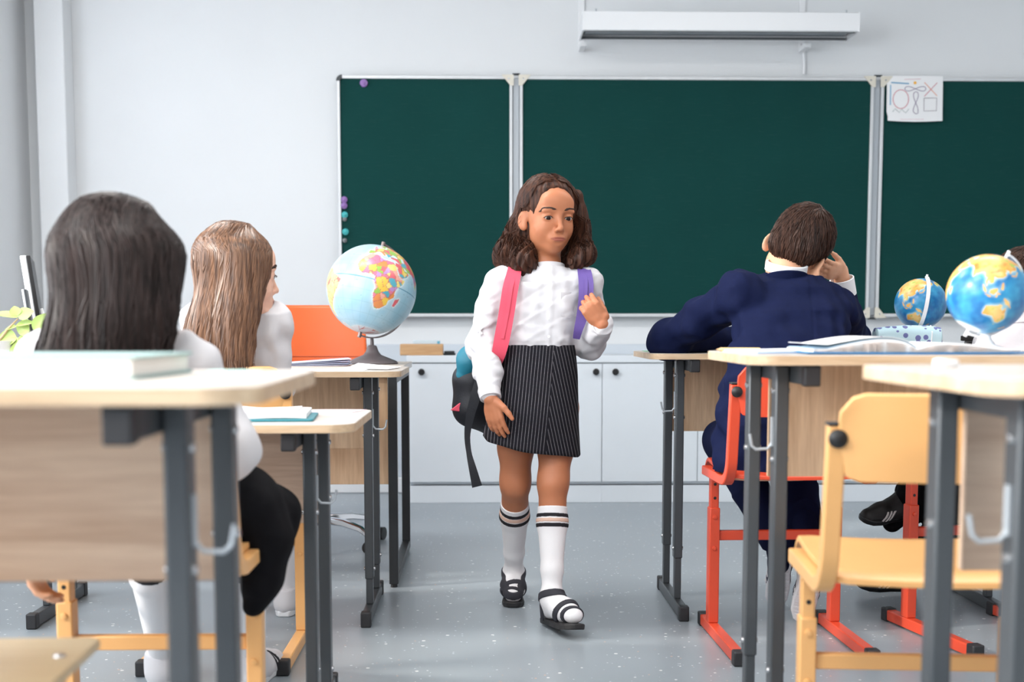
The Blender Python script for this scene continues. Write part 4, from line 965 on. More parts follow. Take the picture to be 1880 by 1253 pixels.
def strands(paths, r, taper=.25, flat=.5):
    """paths (n, m, 3) -> one mesh of thin four-sided locks"""
    p = np.asarray(paths, float); n, m, _ = p.shape
    t = np.gradient(p, axis=1); t /= np.linalg.norm(t, axis=2, keepdims=True) + 1e-9
    c = p.mean(axis=(0, 1)); out = p - c
    a = np.cross(t, out); a /= np.linalg.norm(a, axis=2, keepdims=True) + 1e-9; b = np.cross(a, t)
    s = np.linspace(0, 1, m); prof = np.minimum(1, .35 + s * 6) * (1 - (1 - taper) * np.clip((s - .55) / .45, 0, 1) ** 1.4)
    rr = (np.asarray(r).reshape(-1, 1) if np.ndim(r) else np.full((n, 1), r)) * prof[None]
    rr = rr[..., None]
    v = np.stack([p + a * rr, p + b * rr * flat, p - a * rr, p - b * rr * flat], 2).reshape(-1, 3)
    base = (np.arange(n) * m * 4)[:, None, None]; i = np.arange(m - 1)[None, :, None] * 4; j = np.arange(4)[None, None, :]; j2 = (j + 1) % 4
    f = np.stack([base + i + j, base + i + j2, base + i + 4 + j2, base + i + 4 + j], -1).reshape(-1, 4)
    return v, f

# ---- anatomy helpers; a head frame has columns right, forward, up (of the person)
def add_head(S_, o, R, sc=1.0, face=True, eyes_open=.5, ears=(1, 1)):
    H = lambda r, f, u: o + R @ (np.array([r, f, u]) * sc)
    E = lambda c, rad, k=.01, op='add', Q=None: S_.ell(H(*c), np.array(rad) * sc, R if Q is None else R @ Q, k * sc, op)
    E((0, -.014, .030), (.072, .090, .082), .01)
    E((0, .020, -.022), (.0575, .058, .078), .03)
    E((0, .044, -.088), (.024, .026, .019), .034)
    for s in (-1, 1):
        E((s * .0305, -.002, -.057), (.023, .044, .028), .03)      # jaw corner
        E((s * .031, .050, -.034), (.022, .022, .026), .022)      # cheek
    if face:
        E((0, .066, .040), (.046, .014, .026), .03)               # forehead
        for s in (-1, 1): E((s * .029, .0715, .0155), (.021, .009, .0065), .012)
        for s in (-1, 1): E((s * .0315, .091, -.001), (.0180, .0125, .0110), .014, 'sub')
        for s in (-1, 1): E((s * .0315, .0655, -.002), (.0160, .0155, .0145), .004)
        S_.cone(H(0, .079, .006), H(0, .0945, -.032), .0055 * sc, .0078 * sc, .012 * sc)
        E((0, .0955, -.0345), (.0085, .0085, .0075), .006)
        for s in (-1, 1): E((s * .0095, .086, -.0385), (.0058, .0080, .0056), .006)
        for s in (-1, 1): E((s * .005, .0935, -.0425), (.0026, .0035, .002), .002, 'sub')
        E((0, .0735, -.064), (.025, .012, .018), .018)
        E((0, .0835, -.0595), (.0170, .0052, .0036), .005); E((0, .0832, -.0680), (.0150, .0052, .0040), .005)
        E((0, .0905, -.0636), (.0190, .0050, .0011), .0015, 'sub')
        E((0, .088, -.0765), (.012, .006, .004), .008, 'sub')
        for s in (-1, 1): E((s * .0315, .0835, -.0045 + .001 * eyes_open), (.0148, .0135, .0042 + .003 * eyes_open), .0018, 'sub')
    for s, on in ((-1, ears[0]), (1, ears[1])):
        if not on: continue
        Q = np.array(Euler((math.radians(-12), 0, math.radians(s * 34))).to_matrix())
        E((s * .0785, -.012, -.012), (.0062, .0175, .0280), .006, 'add', Q)
        E((s * .0755, -.008, -.034), (.0065, .0105, .0110), .008, 'add', Q)
        E((s * .0868, -.006, -.008), (.0060, .0105, .0180), .003, 'sub', Q)
    return H
def add_hand(S_, wr, d, n, t, curls, lens=(.052, .058, .054, .043), sc=1.0, spread=.06, thumb=(.75, .70, .1), tcurl=.5):
    """wr wrist, d towards fingers, n palm normal, t towards thumb"""
    d = unit(d); t = unit(np.asarray(t) - d * (np.asarray(t) @ d)); n0 = np.cross(d, t); n = n0 if n0 @ np.asarray(n) > 0 else -n0
    wr = np.asarray(wr, float); w_ = .0225 * sc
    R = np.stack([t, d, n], 1)
    S_.ell(wr + d * .036 * sc, (.030 * sc, .042 * sc, .0115 * sc), R, .006)
    S_.cone(wr - d * .01 * sc, wr + d * .02 * sc, .0175 * sc, .019 * sc, .008, sq=(n, .72))
    for i, q in enumerate((.0215, .0072, -.0072, -.0205)):
        base = wr + d * (.064 - .004 * abs(i - 1.2)) * sc + t * q * sc
        S_.cone(wr + d * .03 * sc + t * q * .85 * sc, base, .0085 * sc, .0082 * sc, .005)
        dirn = unit(d + t * spread * (1.4 - i)); p = base; L = lens[i] * sc; c = curls[i] if np.ndim(curls) else curls
        for sgm, fr, ra, rb in ((0, .44, .0078, .0070), (1, .31, .0070, .0064), (2, .25, .0064, .0052)):
            a = c * (.75 if sgm == 0 else 1.0); ax = dirn * math.cos(a) + n * math.sin(a); nn = n * math.cos(a) - dirn * math.sin(a)
            q2 = p + ax * L * fr; S_.cone(p, q2, ra * sc, rb * sc, .0018 if sgm else .003); p, dirn, n_keep = q2, ax, nn; n = nn
        n = n0 if n0 @ np.asarray(R[:, 2]) > 0 else -n0
    b0 = wr + d * .014 * sc + t * .019 * sc; td = unit(d * thumb[0] + t * thumb[1] + n * thumb[2])
    m1 = b0 + td * .028 * sc; S_.cone(b0, m1, .0125 * sc, .0095 * sc, .007)
    td2 = unit(td + d * tcurl + n * .2); m2 = m1 + td2 * .022 * sc; S_.cone(m1, m2, .0092 * sc, .0080 * sc, .003); m3 = m2 + unit(td2 + d * .25) * .018 * sc; S_.cone(m2, m3, .0080 * sc, .0060 * sc, .003)
    return S_
def skin_mat(name, c, c2):
    m = mat(name, c, .48, bump=.06, bscale=500, var=.05, vscale=14, sss=.12, spec=.4); return m
M['skin_tan'] = skin_mat('skin_tan', S(184, 118, 84), 0); M['skin_fair'] = skin_mat('skin_fair', S(232, 184, 160), 0); M['skin_mid'] = skin_mat('skin_mid', S(222, 168, 136), 0)
def hairmat(name, c, hi, rough=.42):
    m = mat(name, c, rough, var=.0, spec=.16); t = m.node_tree
    mp = [q for q in t.nodes if q.type == 'MAPPING'][0]; mp.inputs['Scale'].default_value = (60, 60, 3)
    n = [q for q in t.nodes if q.type == 'TEX_NOISE'][0]; n.inputs['Scale'].default_value = 2.2; n.inputs['Detail'].default_value = 5
    mx = [q for q in t.nodes if q.type == 'MIX'][0]; mx.inputs[6].default_value = tuple(v * .55 for v in c[:3]) + (1,); mx.inputs[7].default_value = hi
    b = t.nodes['Principled BSDF']; bp = t.nodes.new('ShaderNodeBump'); bp.inputs['Strength'].default_value = .35; bp.inputs['Distance'].default_value = .002
    t.links.new(n.outputs['Fac'], bp.inputs['Height']); t.links.new(bp.outputs[0], b.inputs['Normal']); return m
M['hair_dark'] = hairmat('hair_dark_brown', S(44, 28, 24), S(88, 56, 42)); M['hair_black'] = hairmat('hair_brown_black', S(30, 24, 23), S(56, 45, 43)); M['hair_brown'] = hairmat('hair_light_brown', S(88, 58, 42), S(136, 98, 72)); M['hair_boy'] = hairmat('hair_boy', S(46, 32, 28), S(80, 56, 46))
_hb = M['hair_brown'].node_tree.nodes['Principled BSDF']; _hb.inputs['Specular IOR Level'].default_value = .45; _hb.inputs['Roughness'].default_value = .34
M['shirt'] = mat('white_cotton', S(216, 214, 217), .85, bump=.4, bscale=45, var=.012, vscale=30, spec=.2)
M['eyewhite'] = mat('eye_white', S(226, 220, 214), .2); M['iris'] = mat('dark_iris', S(40, 24, 18), .12); M['brow'] = mat('brow_hair', S(58, 38, 30), .7); M['lip'] = mat('lip', S(162, 90, 74), .42, var=.04)
M['sock'] = mat('white_knit_sock', S(240, 238, 240), .85, bump=.35, bscale=420); M['sockblack'] = mat('sock_black', S(28, 26, 32), .85); M['sockpink'] = mat('sock_beige_stripe', S(222, 186, 168), .85)
M['navyfabric'] = mat('navy_wool', S(17, 24, 54), .78, bump=.25, bscale=420, var=.05, vscale=60, spec=.07)
M['navytrouser'] = mat('navy_trouser', S(17, 23, 50), .8, bump=.2, bscale=420, spec=.07)
M['blackfabric'] = mat('black_fabric', S(18, 18, 21), .9, bump=.3, bscale=260, var=.1, vscale=50, spec=.08)
M['nail'] = mat('finger_nail', S(226, 168, 146), .3)
def person(name, label, base): return thing(name, label, 'person', tuple(base))
def face_parts(o, R, root, lookaside=.0, lookdown=.0, sc=1.0, lips=True, fld=None):
    sn = (lambda p, off: fld.snap(np.array([[tuple(q) for q in r] for r in p]), off, 6)) if fld is not None else (lambda p, off: p)
    H = lambda r, f, u: Vector(tuple(o + R @ (np.array([r, f, u]) * sc)))
    Rm = Matrix([list(map(float, R[i])) for i in range(3)])
    for s in (-1, 1):
        c = H(s * .0315, .0662, -.002)
        e = obj('eyeball', MB().ball(c, .0136 * sc, Rm, 20, 14), M['eyewhite'], root, world=True)
        g = unit(R @ np.array([lookaside, 1, lookdown])); gv = Vector(tuple(g)); q = gv.to_track_quat('Z', 'Y').to_matrix()
        obj('iris', MB().lathe([(.0070 * sc, 0), (.0058 * sc, .0012), (.0028 * sc, .0018), (.0002, .0019)], c + gv * .0119 * sc, q, 20), M['iris'], e, world=True)
        # brow: short hairs combed outwards
        paths = []
        rg = random.Random(5 + s)
        for k in range(46):
            u = k / 45; x = s * (.0125 + .034 * u); z = .0190 + .0052 * math.sin(math.pi * min(1, u * 1.15 + .05)) - .004 * max(0, u - .7) / .3 + rg.uniform(-.0017, .0017) * (1 - .6 * u)
            f = .0855 - .030 * u ** 1.7 * .75
            p0 = H(x, f, z); p1 = H(x + s * .005, f - .001 - .006 * u * .3, z + .0012 - .002 * u); p2 = H(x + s * .0095, f - .003 - .006 * u, z + .0006 - .004 * u)
            paths.append([p0, p1, p2])
        obj('eyebrow', strands(sn(paths, .0009), .0020 * sc, .3, .7), M['brow'], root, world=True)
        lash = []
        for k in range(16):
            u = k / 15 * 2 - 1; x = s * .0315 + u * .0145; z = -.0045 + .0054 * (1 - u * u); f = .0805 - .0065 * u * u + .0012
            lash.append([H(x, f, z), H(x + u * .001, f + .0022, z - .0008), H(x + u * .002, f + .0038, z - .0022)])
        obj('eyelash', strands(lash, .00055 * sc, .3, .9), M['brow'], root, world=True)
        lid = [H(s * .0315 + u * .0150, .0800 - .0078 * u * u + .0012, -.0045 + .0056 * (1 - u * u)) for u in [k / 8 - 1 for k in range(17)]]
        obj('lid_line', MB().tube(lid, .0009 * sc, 6), M['brow'], root, world=True)
    if lips:
        up = MB(); n = 18; rows = []
        def lipgrid(top):
            def fn(u, v):
                x = (u - .5) * 2; a = 1 - abs(x) ** 1.8
                if top:
                    z0 = -.0634 + .0004 * x * x; z1 = -.0578 - .0048 * abs(x) ** 1.6 - .0010 * math.exp(-(x / .16) ** 2)
                else: z0 = -.0640 + .0004 * x * x; z1 = -.0712 + .0066 * abs(x) ** 1.9
                z = z0 + (z1 - z0) * v; f = .0850 + .0080 * math.sqrt(max(0, a)) * (1 - .35 * x * x) - .0012 * (1 - v) - (.0030 * v ** 2) * a - .008 * x * x
                return H(x * .0210, f, z)
            return fn
        for top in (True, False):
            g = MB().grid(lipgrid(top), 18, 5)
            if fld is not None: g.v = [tuple(q) for q in sn([g.v], .0007)[0]]
            obj('lip', g, M['lip'], root, world=True)

# =================================================================== the girl walking between the desks
Yg = 3.93
def G(px, py, dy=0.0): return P(px, py, Yg + dy)
g0 = G(975, 690); root = person('girl', 'girl walking toward us in white blouse, pinstripe skirt and striped knee socks, carrying a bag', (g0[0], g0[1], 0))
hc = G(1008, 398, .01); fdir = unit(np.array([math.sin(math.radians(19)), -math.cos(math.radians(19)), -.08])); Rh = frame(fdir, unit(V3(.05, -.1, 1)))
body = SDF((-.16, 3.50, -.02), (.50, 4.45, 1.38), .0024)
H = add_head(body, hc, Rh, 1.0, True, .35, ears=(1, 1))
neckb = G(1006, 497, .02); body.cone(H(0, -.018, -.06), neckb - V3(0, 0, .03), .041, .042, .02)
shR, shL = G(919, 517, .01), G(1080, 519, .0); elR, elL = G(887, 628, -.01), G(1080, 620, .06); wrR, wrL = G(901, 733, -.115), G(1106, 596, -.12)
def torso(S_, inf):
    S_.cone(neckb + V3(0, .012, -.022), (shR + shL) / 2 + V3(0, .01, .02), .040 + inf, .055 + inf, .03)
    S_.cone(shR + V3(.02, .005, -.005), shL + V3(-.02, .005, -.005), .046 + inf, .046 + inf, .03, sq=((0, 1, 0), 1.05))
    rg = []
    for py, pxc, rx, ry, dy in ((520, 1000, .112, .078, .02), (560, 999, .113, .088, .02), (600, 995, .106, .086, .02), (640, 992, .100, .080, .025), (690, 988, .112, .092, .03), (740, 986, .122, .096, .03), (790, 984, .118, .092, .03)):
        q = G(pxc, py, dy); rg.append((q[2], q[0], q[1], rx + inf, ry + inf))
    S_.loft([r for r in rg], .03, ex=2.3)
torso(body, -.018)
def arms(S_, inf, wrist=True, k=.015):
    for sh, el, wr, s in ((shR, elR, wrR, -1), (shL, elL, wrL, 1)):
        S_.chain([sh, el, wr], [.040 + inf, .0335 + inf, .0225 + inf * .8], k)
for a_, b_, c_ in ((shR, elR, wrR), (shL, elL, wrL)): body.chain([a_, b_, b_ * .3 + c_ * .7, c_], [.030, .024, .020, .0205], .015)
hipR, hipL = G(948, 750, .03), G(1026, 750, .02)
knR, knL = G(946, 893, .05), G(1015, 893, -.055); anR, anL = G(943, 1052, .27), G(1013, 1100, -.10)
anR[1] = 4.23; anR = P(943, 1052, 4.23); anL = P(1013, 1098, 3.80)
def leg(S_, hip, kn, an, inf=0, top=True):
    cf = kn * .66 + an * .34 + V3(0, .012, 0); lo = kn * .25 + an * .75
    if top: S_.chain([hip, hip * .5 + kn * .5, kn * .92 + hip * .08, kn], [.062, .053, .0445, .0425], .02)
    S_.chain([kn, cf, lo, an], [.042 + inf, .0415 + inf, .029 + inf, .0255 + inf], .015)
    if top: S_.ell(kn + V3(0, -.017, .004), (.028, .026, .030), None, .02)
leg(body, hipR, knR, anR); leg(body, hipL, knL, anL)
# feet: the rear one flat, the front one landing on its heel
footR = dict(heel=V3(anR[0] - .002, anR[1] + .035, .044), toe=V3(anR[0] - .004, anR[1] - .115, .036), up=V3(0, .0, 1))
footL = dict(heel=V3(anL[0] + .002, anL[1] + .03, .052), toe=V3(anL[0] + .055, anL[1] - .120, .066), up=V3(0, .22, 1))
def foot(S_, f, an, inf=0):
    h, t = f['heel'], f['toe']; m = h * .4 + t * .6
    S_.cone(an, h, .026 + inf, .025 + inf, .02); S_.chain([h, m + V3(0, 0, .006), t], [.026 + inf, .027 + inf, .021 + inf], .015, sq=((1, 0, 0), 1.18))
    S_.cone(an + V3(0, -.012, 0), m + V3(0, 0, .010), .024 + inf, .022 + inf, .03)
foot(body, footR, anR); foot(body, footL, anL)
# hanging right hand and the left hand hooked round the shoulder strap
add_hand(body, wrR, (G(915, 800, -.125) - wrR), (.55, .8, 0), (1, -.55, -.05), (.22, .26, .30, .36), sc=1.0, spread=.05, thumb=(.80, .75, -.1), tcurl=.5)
add_hand(body, wrL, (-.58, -.14, .78), (-.45, .86, -.2), (.76, -.08, .55), (.75, .85, .9, .95), sc=1.02, spread=.05, thumb=(.55, .25, .75), tcurl=.4)
tag(obj('body', body.mesh(), M['skin_tan'], root, world=True, sharp=0))
face_parts(hc, Rh, root, .10, -.35, fld=body); del body

# blouse
sh_ = SDF((-.14, 3.66, .62), (.48, 4.12, 1.22), .0026)
torso(sh_, .004)
for sh, el, wr, s in ((shR, elR, wrR, -1), (shL, elL, wrL, 1)):
    up_ = sh + (el - sh) * .45; f1 = el + (wr - el) * .5; f2 = el + (wr - el) * .9; end = el + (wr - el) * (1.0 if s > 0 else .985)
    sh_.chain([sh, up_, el, f1, f2], [.046, .0445, .0435, .0405, .034], .02)
    sh_.ell(el + (V3(-.004, 0, -.02) if s < 0 else V3(.002, -.015, -.012)), (.044, .046, .046), None, .03)
    sh_.cone(f2, end, .031, .0285, .006, flat=True)
# bloused hem above the waistband
hq = G(992, 632, .025); sh_.loft([(hq[2] - .006, hq[0], hq[1], .098, .080), (hq[2] + .012, hq[0], hq[1], .112, .092), (hq[2] + .05, hq[0] + .002, hq[1], .112, .091)], .02)
zh = G(992, 636, .02)[2]
fw1, fw2 = waves(3, 58, 6, (1, 1, .55), 1.8), waves(9, 120, 5, (1, 1, .8), 1.6)
def foldfn(X, Y, Z): return .0120 * fw1(X, Y, Z) + .0070 * fw2(X, Y, Z)
sh_.disp(foldfn)
# gathered creases along the hanging sleeve
ax_ = unit(wrR - shR)
def crease(X, Y, Z):
    t = (X - shR[0]) * ax_[0] + (Y - shR[1]) * ax_[1] + (Z - shR[2]) * ax_[2]
    w_ = np.exp(-((X - elR[0]) ** 2 + (Y - elR[1]) ** 2 + (Z - elR[2]) ** 2) / .006)
    return .0045 * np.sin(150 * t + 40 * X + 4 * np.sin(60 * Y)) * w_
sh_.disp(crease)
def placket(X, Y, Z):
    xc = G(1003, 560)[0] - .055 * (1.09 - Z) * 0; front = (Y < Yg)
    return np.where(front, -.0022 * np.clip(1.3 - np.abs(X - xc - .012 * np.sin((Z - .8) * 6)) / .0085, 0, 1), 0) * np.ones_like(Z)
sh_.disp(placket)
sh_.cut((0, 0, zh - .012), (0, 0, -1), lo=(hq[0] - .105, 3.8, .7), hi=(hq[0] + .085, 4.1, zh + .02))
nk = neckb + V3(0, .0, .0); sh_.cut(neckb + V3(0, 0, .004), (0, .18, 1), lo=neckb - .075, hi=neckb + .09); sh_.cone(nk - V3(0, 0, .02), nk + V3(0, -.004, .06), .044, .044, .003, 'sub')
blouse = obj('blouse', sh_.mesh(), M['shirt'], root, world=True, sharp=0); del sh_
def ringband(c, ax, r0, w_, th, m, name, par, tilt=None, n=36, sqx=1.0, a0=0, a1=6.28319):
    """band of cloth round an axis"""
    q = Vector(tuple(ax)).to_track_quat('Z', 'Y').to_matrix(); mb = MB(); vv = []
    for k in range(n + 1):
        a = a0 + (a1 - a0) * k / n
        for r, z in ((r0, -w_ / 2), (r0 + th, -w_ / 2 + th * .3), (r0 + th, w_ / 2 - th * .3), (r0, w_ / 2)):
            vv.append(Vector(tuple(c)) + q @ Vector((r * math.cos(a) * sqx, r * math.sin(a), z)))
    ff = [(k * 4 + j, k * 4 + (j + 1) % 4, k * 4 + 4 + (j + 1) % 4, k * 4 + 4 + j) for k in range(n) for j in range(4)]
    return obj(name, mb.add(vv, ff), m, par, world=True)
ringband(neckb + V3(0, -.003, .006), (0, .20, 1), .0452, .022, .004, M['shirt'], 'stand_collar', blouse, sqx=1.02)
for wr, el in ((wrR, elR), (wrL, elL)): ringband(wr + (el - wr) * .08, wr - el, .0275, .028, .004, M['shirt'], 'cuff', blouse)
for py in (522, 552, 586, 618):
    q = G(1003 + (py - 560) * .03, py, -.0); yb = q[1] - (.083 if py < 540 else .092)
    obj('button', MB().lathe([(.0042, 0), (.0042, .0015), (.003, .0022)], (q[0], yb - .004, q[2]), Matrix.Rotation(math.radians(90), 3, 'X'), 12), M['whiteplastic'], blouse, world=True)
def pock(u, v):
    q = G(1027 + 31 * u, 580 - 42 * v + (5 * (1 - abs(u * 2 - 1)) if v < .1 else 0), 0); x = (q[0] - G(999, 560)[0]) / .117
    return (q[0], Yg + .02 - .0935 * math.sqrt(max(.05, 1 - abs(x) ** 2.3)) - .0015, q[2])
obj('chest_pocket', MB().grid(pock, 8, 8, (0, .004, 0)), M['shirt'], blouse, world=True)

# skirt with chevron pinstripes meeting in the front seam
def skirt_mat(seam, zt):
    m = mat('black_pinstripe_wool', S(25, 24, 30), .9, bump=.35, bscale=330, var=.12, vscale=120, spec=.2); t = m.node_tree; b = t.nodes['Principled BSDF']
    base = [q for q in t.nodes if q.type == 'MIX'][0]
    tc = [q for q in t.nodes if q.type == 'TEX_COORD'][0]; sp = t.nodes.new('ShaderNodeSeparateXYZ'); t.links.new(tc.outputs['Object'], sp.inputs[0])
    def mth(op, a, b_=None, c=None):
        n = t.nodes.new('ShaderNodeMath'); n.operation = op
        for i, v in enumerate((a, b_, c)):
            if v is None: continue
            if isinstance(v, (int, float)): n.inputs[i].default_value = v
            else: t.links.new(v, n.inputs[i])
        return n.outputs[0]
    sx_ = mth('MULTIPLY_ADD', sp.outputs[2], .085, seam)         # seam drifts with height
    u = mth('SUBTRACT', sp.outputs[0], sx_); right = mth('GREATER_THAN', u, 0.0)
    ul = mth('MULTIPLY_ADD', sp.outputs[2], -.02, u); ur = mth('MULTIPLY_ADD', sp.outputs[2], .30, u)
    mxv = mth('ADD', mth('MULTIPLY', ur, right), mth('MULTIPLY', ul, mth('SUBTRACT', 1.0, right)))
    # stretch towards the sides, where the cloth turns away
    st = mth('LESS_THAN', mth('FRACT', mth('MULTIPLY', mxv, 1 / .0098)), .15)
    n = t.nodes.new('ShaderNodeTexNoise'); n.inputs['Scale'].default_value = 420; t.links.new(tc.outputs['Object'], n.inputs['Vector'])
    f = mth('MULTIPLY', st, mth('MULTIPLY_ADD', n.outputs['Fac'], .9, .1))
    mx = t.nodes.new('ShaderNodeMix'); mx.data_type = 'RGBA'; mx.inputs[7].default_value = S(150, 146, 152)
    t.links.new(f, mx.inputs[0]); t.links.new(base.outputs[2], mx.inputs[6]); t.links.new(mx.outputs[2], b.inputs['Base Color']); return m
zt_ = G(992, 634, .02)[2]; zb1 = G(975, 818, .02)[2]
def sk(u, v):
    a = 6.28319 * u; z = zt_ + (zb1 - zt_) * v
    cxp, hw = [(992, 62), (990, 70), (986, 76), (980, 81), (975, 87)][0], 0
    t = v * 4; i = min(3, int(t)); f = t - i
    C5 = ((991.5, 62), (989, 69), (984, 75), (979, 81), (975, 87.5)); cxp = C5[i][0] * (1 - f) + C5[i + 1][0] * f; hw = C5[i][1] * (1 - f) + C5[i + 1][1] * f
    c = G(cxp, 634 + 184 * v, .025 - .012 * v); rx = hw / 2400 * Yg; ry = .085 + .042 * min(1, v * 1.6)
    ca, sa = math.cos(a), math.sin(a); ex = 2 / 2.5
    x = c[0] + rx * abs(ca) ** ex * (1 if ca > 0 else -1); y = c[1] + ry * abs(sa) ** ex * (1 if sa > 0 else -1)
    z += v * (-.027 * ca) + (-.010 * max(0, -sa) * v) + .002 * math.sin(5 * a) * v
    wob = .003 * v * math.sin(3 * a + 1.2) + .0025 * v * v * math.sin(7 * a)
    return (x + wob * ca, y + wob * sa, z)
skm = MB(); nu, nv = 96, 26
vv = [sk(i / nu, j / nv) for j in range(nv + 1) for i in range(nu)]; ff = [(j * nu + i, j * nu + (i + 1) % nu, (j + 1) * nu + (i + 1) % nu, (j + 1) * nu + i) for j in range(nv) for i in range(nu)]
skirt = obj('skirt', skm.add(vv, ff), skirt_mat(G(1008, 690)[0] - g0[0] - .085 * .69, 0), root, world=True, sharp=0)
so = skirt.modifiers.new('thickness', 'SOLIDIFY'); so.thickness = .004; so.offset = -1
wbv = [sk(i / nu, 0) for i in range(nu + 1)]
obj('waistband_seam', MB().tube([(x, y, z - .026) for x, y, z in [sk(i / nu, .14) for i in range(nu)]][:0] + [(sk(i / nu, .0)[0], sk(i / nu, .0)[1], zt_ - .002) for i in range(nu + 1)], .0022, 6), M['blackfabric'], skirt, world=True)

# socks with stripes, sandals
def legpt(kn, an, t):
    ks = [kn, kn * .66 + an * .34 + V3(0, .012, 0), kn * .25 + an * .75, an]; tt = [0, .34, .75, 1.0]; rr = [.042, .0415, .029, .0255]
    for i in range(3):
        if t <= tt[i + 1]: f = (t - tt[i]) / (tt[i + 1] - tt[i]); return ks[i] * (1 - f) + ks[i + 1] * f, rr[i] * (1 - f) + rr[i + 1] * f
    return ks[3], rr[3]
sand = mat('charcoal_strap_fabric', S(48, 48, 56), .8, bump=.3, bscale=500); sole = mat('black_rubber_sole', S(34, 34, 36), .6)
for nm, kn, an, ft, t0, stp in (('rear', knR, anR, footR, .185, ((.235, 'b'), (.275, 'p'), (.315, 'b'))), ('front', knL, anL, footL, .19, ((.255, 'b'), (.30, 'p'), (.345, 'b')))):
    so_ = SDF(np.minimum(np.minimum(kn, an), ft['toe']) - .07, np.maximum(kn, an) + .08, .0026)
    leg(so_, None, kn, an, .0028, top=False); foot(so_, ft, an, .0028)
    p0, _ = legpt(kn, an, t0); axl = unit(an - kn); so_.cut(p0, -axl + (V3(0, 0, .0)))
    sk_ = obj('sock', so_.mesh(), M['sock'], root, world=True, sharp=0)
    for t, c in stp:
        p, r = legpt(kn, an, t); p2, r2 = legpt(kn, an, t + .036)
        s2 = so_.like(.0014); tl_ = V3(0, .0, 0) if nm == 'front' else V3(0, .1, 0)
        s2.cut(p, -axl + tl_); s2.cut(p2, axl - tl_)
        obj('sock_stripe', s2.mesh(), M['sockblack'] if c == 'b' else M['sockpink'], sk_, world=True, sharp=0)
    h, t = ft['heel'], ft['toe']; dv = unit(t - h); upv = unit(ft['up'] - dv * (ft['up'] @ dv)); sd = np.cross(dv, upv)
    L = np.linalg.norm(t - h)
    def solept(a, u_, off, k=1): return h + dv * (a * L) + sd * u_ + upv * off
    prof = [(-.24, .014), (-.2, .024), (0, .0285), (.3, .027), (.6, .032), (.9, .0345), (1.08, .031), (1.22, .020), (1.26, .010)]
    out = [(a, w_) for a, w_ in prof] + [(a, -w_) for a, w_ in prof[::-1]]
    sd_ = person and thing  # keep names short
    sandal = obj('sandal', MB(), sand, root)
    me = sandal.data
    mb = MB(); n = len(out)
    offb = -.0415 if nm == 'rear' else -.046
    def so_off(a, base): return base + (.004 * max(0, a - .7) ** 2 * 8)
    mb.add([solept(a, w_, so_off(a, offb)) for a, w_ in out] + [solept(a, w_ * 1.06, so_off(a, offb + .017)) for a, w_ in out],
           [tuple(range(n))[::-1], tuple(range(n, 2 * n))] + [(i, (i + 1) % n, n + (i + 1) % n, n + i) for i in range(n)])
    o_ = root_offset(sandal); me.from_pydata([(a - o_.x, b - o_.y, c - o_.z) for a, b, c in mb.v], [], mb.f); me.materials.clear(); me.materials.append(sole); me.update()
    bv = sandal.modifiers.new('bevel', 'BEVEL'); bv.width = .004; bv.segments = 2; bv.limit_method = 'ANGLE'
    for a, wdt, lean, skew in ((.97, .017, .35, .22), (.66, .019, .55, -.22)):
        st_f = so_.like(.0030); nn = unit(dv - upv * lean + sd * skew); c0 = solept(a, 0, 0)
        st_f.cut(c0 - nn * wdt / 2, -nn); st_f.cut(c0 + nn * wdt / 2, nn); st_f.cut(solept(0, 0, offb + .008), -upv); st_f.cut(solept(0, 0, .060), upv)
        obj('strap', st_f.mesh(), sand, sandal, world=True, sharp=0)
    axl = unit(kn - an); st_f = so_.like(.0032); nn = unit(axl - dv * .30); c0 = an + axl * .004
    st_f.cut(c0 - nn * .011, -nn); st_f.cut(c0 + nn * .011, nn); obj('ankle_strap', st_f.mesh(), sand, sandal, world=True, sharp=0)
    for s_ in (1, -1):
        p0_, p1_ = Vector(tuple(solept(.02, .031 * s_, offb + .015))), Vector(tuple(an + sd * .031 * s_ + axl * .012 + V3(0, .006, 0)))
        obj('side_strap', MB().rect([p0_, (p0_ + p1_) / 2 + Vector(tuple(sd * .003 * s_)), p1_], .004, .016, tuple(dv)), sand, sandal, world=True)
# hair: combed back from the face, wavy, ending on the shoulders
hs = SDF((hc[0] - .20, 3.76, 1.02), (hc[0] + .20, 4.14, 1.37), .0028)
HH = lambda r, f, u: hc + Rh @ np.array([-r, f, u])   # r < 0 is the viewer's left
hs.ell(HH(0, -.022, .036), (.083, .098, .089), Rh, .01)
hs.ell(HH(0, -.05, -.03), (.084, .072, .10), Rh, .03)
for px, py, rad, dy in ((948, 425, .030, .06), (938, 455, .036, .06), (932, 473, .036, .05), (950, 470, .042, .03), (968, 480, .030, -.02), (955, 488, .024, -.01), (925, 470, .026, .05), (975, 470, .026, .01)):
    q = G(px, py, dy); hs.ell(q, (rad, rad * 1.1, rad * 1.15), None, .03)
hs.ell(G(1000, 450, .10), (.10, .05, .10), None, .04)
